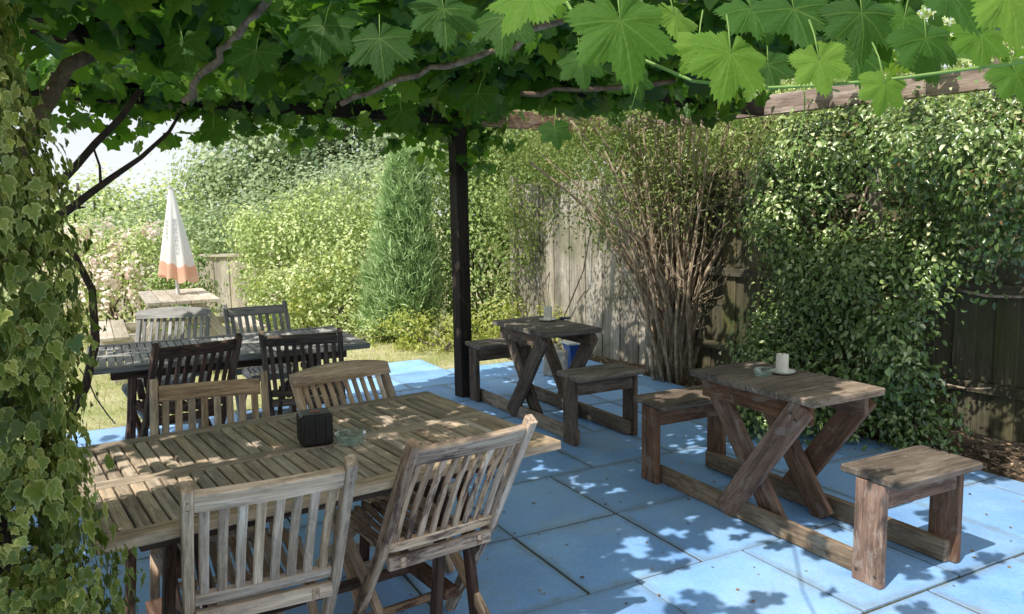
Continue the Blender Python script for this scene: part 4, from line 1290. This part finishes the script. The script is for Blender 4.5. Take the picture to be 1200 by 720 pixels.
# hollow dark places
ok &= ~((((s - 4.6) / .33) ** 2 + ((z - 1.15) / .28) ** 2 < 1) & (rng.random(k) < .75))
ok &= ~((((s - 5.5) / .25) ** 2 + ((z - 1.62) / .3) ** 2 < 1) & (rng.random(k) < .75))
s, z, d = s[ok], z[ok], d[ok]
d *= np.clip(1.0 - .15 * (z < .3), 0, 2) * np.clip(.35 + (s - 4.55) / .35 * .65, .35, 1)
d = np.where(z > 1.93, np.minimum(d, .0), d)
fdn = np.array(fd)[None]; fnn = np.array(fn)[None]
C = np.array(F0)[None] + fdn * s[:, None] + fnn * (d[:, None] + .1); C[:, 2] = z
C = C - np.array(HO)
D = np.repeat(fnn, len(s), 0) + np.array([0, 0, .3])
cloud_obj('foliage', clump_cloud(C, unit(D), 34, .078, .043), [oval_t(.34), oval_t(.3, .2)], hedge_leaf, hd)
sel = (z > 1.3) & (rng.random(len(z)) < .10)
cloud_obj('young_foliage', clump_cloud(C[sel] + fnn * .07, unit(D[sel]), 12, .05, .030), [oval_t(.3)], young_leaf, hd)
b = MB()
for k in range(12):
    s0 = random.uniform(4.9, 5.7); p0 = F0 + fd * s0 + fn * .3
    s1 = s0 + random.uniform(-.4, .4); p1 = F0 + fd * s1 + fn * random.uniform(.15, .4) + Vector((0, 0, random.uniform(1.2, 2.1)))
    b.tube(wiggle(p0 - HO, p1 - HO, 8, .08), [.018 * (1 - .6 * i / 8) for i in range(9)], 6)
for (s0, z0, s1, z1, dd) in ((5.9, 1.0, 6.9, .95, .12), (6.6, .2, 6.75, 1.7, .15), (5.7, .35, 6.25, .42, .3)):
    b.tube(wiggle(F0 + fd * s0 + fn * dd + Vector((0, 0, z0)) - HO, F0 + fd * s1 + fn * dd + Vector((0, 0, z1)) - HO, 8, .06), [.011 * (1 - .5 * i / 8) for i in range(9)], 6)
b.build('stem', bark_stem, hd)

# ------------------------------------------------------------------ garden shrubs behind
def shrub(name, c, specs, per, crad, leaf, dens, mat, label, cat, tmpl, stems=8, flower=None, group=None, inner=.35, lump=.22, stem_r=.02):
    o = empty(name, (c[0], c[1], -.02), 0, label, cat, group)
    cloud_obj('foliage', blobs(specs, per, crad, leaf, dens, inner, lump), tmpl, mat, o)
    b = MB()
    for k in range(stems):
        sp = random.choice(specs); a = random.uniform(0, 6.28)
        e = Vector((sp[0] + sp[3] * .6 * math.cos(a), sp[1] + sp[4] * .6 * math.sin(a), sp[2] + sp[5] * random.uniform(-.2, .6)))
        b.tube(wiggle((random.uniform(-.1, .1), random.uniform(-.1, .1), 0), e, 7, .1), [stem_r * (1 - .7 * i / 7) for i in range(8)], 5)
    b.build('stem', bark_tree, o)
    if flower:
        fm, nf, fs = flower
        P, N, T, s, r = blobs(specs, 9, .035, fs, nf, .05, lump)
        scatter('blossom', P, N, T, s, [dia_t(.5, .2)], fm, o, r)
    return o
ov = [oval_t(.36)]; di = [dia_t(.38)]
shrub('rose_bush', (-4.9, 10.0), [(0, 0, .6, .68, .5, .68), (.35, -.1, 1.0, .45, .4, .48), (-.5, 0, .9, .5, .4, .6)], 26, .08, .05, 26, bush_leaf, 'rose bush covered in pale pink and white flowers left of the parasol', 'rose bush', ov, flower=(pink_petal, 42, .055))
shrub('small_dark_shrub', (-4.05, 9.6), [(0, 0, .45, .42, .4, .5), (.15, 0, .8, .25, .25, .42)], 24, .07, .05, 30, bush_dark, 'small dark green shrub directly behind the parasol bench', 'shrub', ov)
shrub('low_plant_under_bench', (-3.5, 8.6), [(0, 0, .12, .6, .3, .2)], 18, .05, .045, 30, bush_dark, 'low leafy plant growing behind the legs of the pale bench', 'plant', ov, 3)
shrub('rounded_shrub', (-3.0, 11.6), [(0, 0, .8, 1.05, .8, .95), (-.6, .3, 1.25, .6, .6, .55), (.7, -.3, .7, .75, .6, .7), (.3, .2, 1.5, .55, .5, .5), (1.3, .6, 1.1, .7, .6, 1.0)], 26, .11, .06, 20, bush_leaf, 'wide light green rounded shrub between the parasol and the conifer', 'shrub', ov)
shrub('flowering_shrub', (-2.35, 10.35), [(0, 0, .5, .6, .45, .55), (-.6, .1, .45, .5, .4, .45), (.45, .1, .4, .4, .35, .4)], 24, .08, .05, 26, bush_leaf, 'low bright shrub with pale new growth in front of the rounded shrub', 'shrub', ov, flower=(lime_leaf, 12, .05))
shrub('tall_pale_shrub', (-3.4, 15.5), [(0, 0, 1.3, 1.1, .9, 1.3), (.9, 0, 1.6, .9, .8, 1.2), (-1.4, .4, 1.2, 1.2, .9, 1.0)], 24, .16, .08, 12, tree_pale, 'tall pale grey-green shrub rising behind the rounded shrub', 'shrub', di)
shrub('hedge_shrub', (-6.9, 15.2), [(0, 0, .9, 1.8, .8, 1.05), (1.7, 0, .8, 1.2, .7, .9), (-2.4, 0, .9, 1.6, .8, 1.0)], 24, .15, .08, 12, tree_leaf, 'yellow-green hedge behind the low bleached fence', 'hedge', di)
shrub('leafy_bush', (-.35, 10.4), [(0, 0, .8, .72, .5, .85), (.25, 0, 1.7, .65, .5, .75), (-.25, .1, 2.3, .55, .5, .55), (.6, .1, 2.5, .6, .5, .6)], 26, .11, .06, 34, bush_dark, 'tall leafy bush seen behind the dark pergola post', 'bush', ov)
shrub('climbing_shrub', (.35, 8.7), [(-.15, .25, 1.75, .5, .35, .45), (.3, .0, 2.2, .6, .4, .4), (-.35, .4, 1.1, .28, .3, .55), (.85, -.9, 2.35, .6, .45, .36), (-.1, .2, 2.5, .7, .5, .45), (.75, -.55, 1.75, .3, .25, .22)], 22, .09, .042, 32, stem_leaf, 'light leafy shrub spilling over the left end of the fence', 'shrub', ov, 3, stem_r=.010)
shrub('lime_ground_plant', (-.75, 8.95), [(0, 0, .12, .42, .3, .28), (.4, .2, .15, .35, .25, .28), (-.45, .25, .15, .35, .3, .25)], 22, .05, .04, 40, lime_leaf, 'lime-yellow low plant at the lawn edge left of the post', 'plant', ov, 3)
shrub('lime_edging_plant', (.12, 8.75), [(0, 0, .15, .35, .3, .3), (.3, -.1, .2, .25, .25, .3), (-.3, .2, .25, .3, .25, .35)], 22, .05, .04, 40, lime_leaf, 'lime-green mounded plant between the post and the dark plank table', 'plant', ov, 3)
shrub('pale_edging_plant', (-1.9, 9.6), [(0, 0, .1, .4, .3, .2), (.5, .1, .12, .3, .3, .22)], 22, .05, .04, 36, bush_leaf, 'pale green low plant in the bed beneath the conifer', 'plant', ov, 3)
shrub('weed', (-2.62, 5.95), [(0, 0, .06, .18, .14, .08), (.25, .1, .05, .14, .1, .07)], 16, .04, .03, 60, bush_dark, 'small weed on the paving under the far side of the grey table', 'weed', ov, 2)

# conifer: drooping upright sprays
cf = empty('conifer', (-1.33, 9.85, -.02), 0, 'narrow feathery green conifer behind the lawn, left of the post', 'conifer')
k = 1500
zc = rng.uniform(.1, 2.28, k); an = rng.uniform(0, 2 * PI, k)
rr = (.36 * np.clip((2.45 - zc) / 1.7, 0, 1) ** .8 + .05 * np.sin(an * 4 + zc * 3) + .05 * np.sin(an * 7 - zc * 9)) * (1 - .3 * rng.random(k) ** 2)
C = np.stack([rr * np.cos(an) + .07 * zc - .08, rr * np.sin(an), zc], 1); D = np.stack([np.cos(an), np.sin(an), np.zeros(k) + .2], 1)
per = 24; Cc = np.repeat(C, per, 0); Dd = np.repeat(D, per, 0); n = len(Cc)
P = Cc + rng.normal(size=(n, 3)) * .05
scatter('foliage', P, unit(Dd * .6 + rng.normal(size=(n, 3)) * .8), Dd * .45 + np.array([-.25, 0, .9]) + rng.normal(size=(n, 3)) * .22, rng.uniform(.05, .15, n), [blade_t(.055), blade_t(.09)], conifer_leaf, cf,
        np.clip(np.repeat(rng.random(k), per) * .5 + rng.random(n) * .5, 0, 1))
b = MB(); b.tube([(0, 0, 0), (.05, 0, 1.2), (.1, 0, 2.3)], [.05, .035, .01], 8); b.build('trunk', bark_tree, cf)

# trees beyond the garden
def tree(c, hgt, specs, mat, label, leaf=.17, dens=3.0, per=34, crad=.36, seed=0):
    random.seed(seed)
    o = empty('tree', (c[0], c[1], -.03), 0, label, 'tree', 'trees beyond the garden')
    b = MB(); b.tube([(0, 0, 0), (.1, 0, hgt * .3), (-.05, .1, hgt * .6), (0, 0, hgt * .85)], [.22, .17, .11, .04], 9)
    for sp in specs:
        for k in range(4):
            a = random.uniform(0, 6.28)
            e = Vector((sp[0] + sp[3] * .6 * math.cos(a), sp[1] + sp[4] * .6 * math.sin(a), sp[2] + sp[5] * random.uniform(-.2, .6)))
            b.tube(wiggle((0, 0, hgt * random.uniform(.2, .55)), e, 7, .08), [.08 * (1 - .75 * i / 7) for i in range(8)], 6)
    b.build('trunk', bark_tree, o)
    cloud_obj('crown', blobs(specs, per, crad, leaf, dens, .4, .25), di, mat, o)
tree((-8.4, 27), 5.5, [(0, 0, 3.2, 2.0, 1.6, 1.9), (-1.0, 0, 2.2, 1.6, 1.4, 1.5), (.9, .3, 4.2, 1.5, 1.4, 1.3), (1.2, 0, 2, 1.6, 1.3, 1.5)], tree_leaf, 'grey-green broad tree directly behind the parasol tip', seed=1)
tree((-5.0, 25), 5.2, [(0, 0, 3.0, 1.9, 1.5, 2.0), (1.1, 0, 2.3, 1.5, 1.3, 1.7), (-.2, 0, 4.6, 1.5, 1.3, 1.3)], leafmat('dark_distant_leaf', [(.05, .10, .055), (.11, .18, .09), (.19, .27, .14), (.28, .36, .2)], .25, (.2, .3, .1), .6), 'dark bluish green tree showing under the vine right of the parasol', seed=2)
tree((-2.6, 23), 5.4, [(0, 0, 2.6, 1.5, 1.3, 2.2), (.2, 0, 4.4, 1.1, 1.0, 1.5)], tree_pale, 'pale feathery willow-like tree left of the conifer tip', seed=3)
tree((1.0, 22), 6.5, [(0, 0, 3.4, 2.2, 1.6, 2.4), (-1.2, 0, 2.6, 1.5, 1.3, 2.0), (1.6, 0, 4.0, 1.8, 1.5, 2.0)], tree_leaf, 'green tree filling the gap behind the pergola post', seed=4)
tree((-14.5, 27), 3.2, [(0, 0, 1.2, 2.6, 1.5, 1.45), (2.8, .3, 1.3, 2.2, 1.5, 1.5), (-3.2, 0, 1.1, 2.4, 1.5, 1.4)], bush_leaf, 'low rounded yellow-green tree beneath the open patch of sky', seed=5)
tree((6.2, 13), 4.6, [(0, 0, 2.8, 1.7, 1.4, 1.7), (-1.4, .4, 2.6, 1.3, 1.2, 1.5), (1.6, -.6, 3.0, 1.7, 1.4, 1.6)], bush_dark, 'leafy tree beyond the fence behind the bare-stemmed shrub', leaf=.08, dens=7, crad=.2, seed=6)
tree((4.9, 8.0), 4.2, [(0, 0, 2.7, 1.4, 1.3, 1.3), (-.9, .9, 2.6, 1.1, 1.1, 1.1), (.6, -1.2, 2.5, 1.2, 1.1, 1.2)], bush_leaf, 'bright leafy tree rising behind the glossy evergreen shrub', leaf=.06, dens=12, crad=.15, seed=7)

tree((3.3, 11.3), 4.6, [(0, 0, 2.6, 1.3, 1.1, 1.5), (-.9, .2, 2.8, 1.0, .9, 1.2), (1.0, 0, 3.1, 1.2, 1.0, 1.2)], bush_leaf, 'light green tree beyond the fence between the other two', leaf=.08, dens=9, crad=.17, seed=8)
# ------------------------------------------------------------------ small things by the fence
bb = empty('storage_tub', (.60, 7.55, 0), .35, 'blue plastic tub with a pale lid on the paving behind the dark plank table', 'tub')
def frustum(x0, y0, x1, y1, z0, z1):
    vs = [(-x0, -y0, z0), (x0, -y0, z0), (x0, y0, z0), (-x0, y0, z0), (-x1, -y1, z1), (x1, -y1, z1), (x1, y1, z1), (-x1, y1, z1)]
    return vs, [(3, 2, 1, 0), (4, 5, 6, 7), (0, 1, 5, 4), (1, 2, 6, 5), (2, 3, 7, 6), (3, 0, 4, 7)]
b = MB(); v_, f_ = frustum(.055, .055, .095, .085, .003, .27); b.add(v_, f_, v_); b.box(-.102, .102, -.092, .092, .255, .271, 'x', .004); b.build('tub_body', blue_mat, bb)
b = MB(); b.box(-.108, .108, -.098, .098, .272, .292, 'x', .006); b.build('lid', white_lid, bb)
def rock(x, y, r, lab, sc=(1, 1, .8), seed=1):
    import bmesh
    bm = bmesh.new(); bmesh.ops.create_icosphere(bm, subdivisions=3, radius=r)
    rr_ = random.Random(seed); ph = [rr_.uniform(0, 6) for _ in range(6)]
    for v in bm.verts:
        d = v.co.normalized(); f = 1 + .16 * math.sin(d.x * 4 + ph[0]) + .13 * math.sin(d.y * 5 + ph[1]) + .1 * math.sin(d.z * 6 + d.x * 4 + ph[2])
        v.co = Vector((d.x * sc[0], d.y * sc[1], d.z * sc[2])) * r * f
    me = bpy.data.meshes.new('rock'); bm.to_mesh(me); bm.free(); me.materials.append(stone_mat)
    o = bpy.data.objects.new('rock', me); COL.objects.link(o); o.location = (x, y, r * sc[2] * .55); tag(o, lab, 'rock', 'pale stones edging the beds'); return o
rock(.42, 8.1, .12, 'largest pale stone, at the bed edge behind the dark plank table', (1, .8, .9), 1)
rock(1.02, 6.9, .05, 'small pale stone among the chips left of the bare-stemmed shrub', (1, .8, .7), 2)
rock(2.05, 5.75, .07, 'pale stone between the nearer plank table and the fence', (1.2, .8, .7), 3)
rock(-.92, 9.3, .08, 'white stone in the bed under the conifer', (.9, .8, 1.3), 4)
slb = empty('stone_slab', (.40, 7.35, 0), -.3, 'grey stone block standing on edge beside the blue tub', 'stone block')
b = MB(); b.box(-.11, .11, -.05, .05, .003, .24, 'z', .012, .006); b.build('block', stone_mat, slb)
b = MB(); b.tube([px(93, 432, 5.3), px(104, 448, 5.3), px(112, 466, 5.3), px(126, 486, 5.4), px(135, 497, 5.55)], .0045, 6)
cb = b.build('cable', cable_mat); tag(cb, 'thin dark cable hanging down beside the left end of the grey table', 'cable')
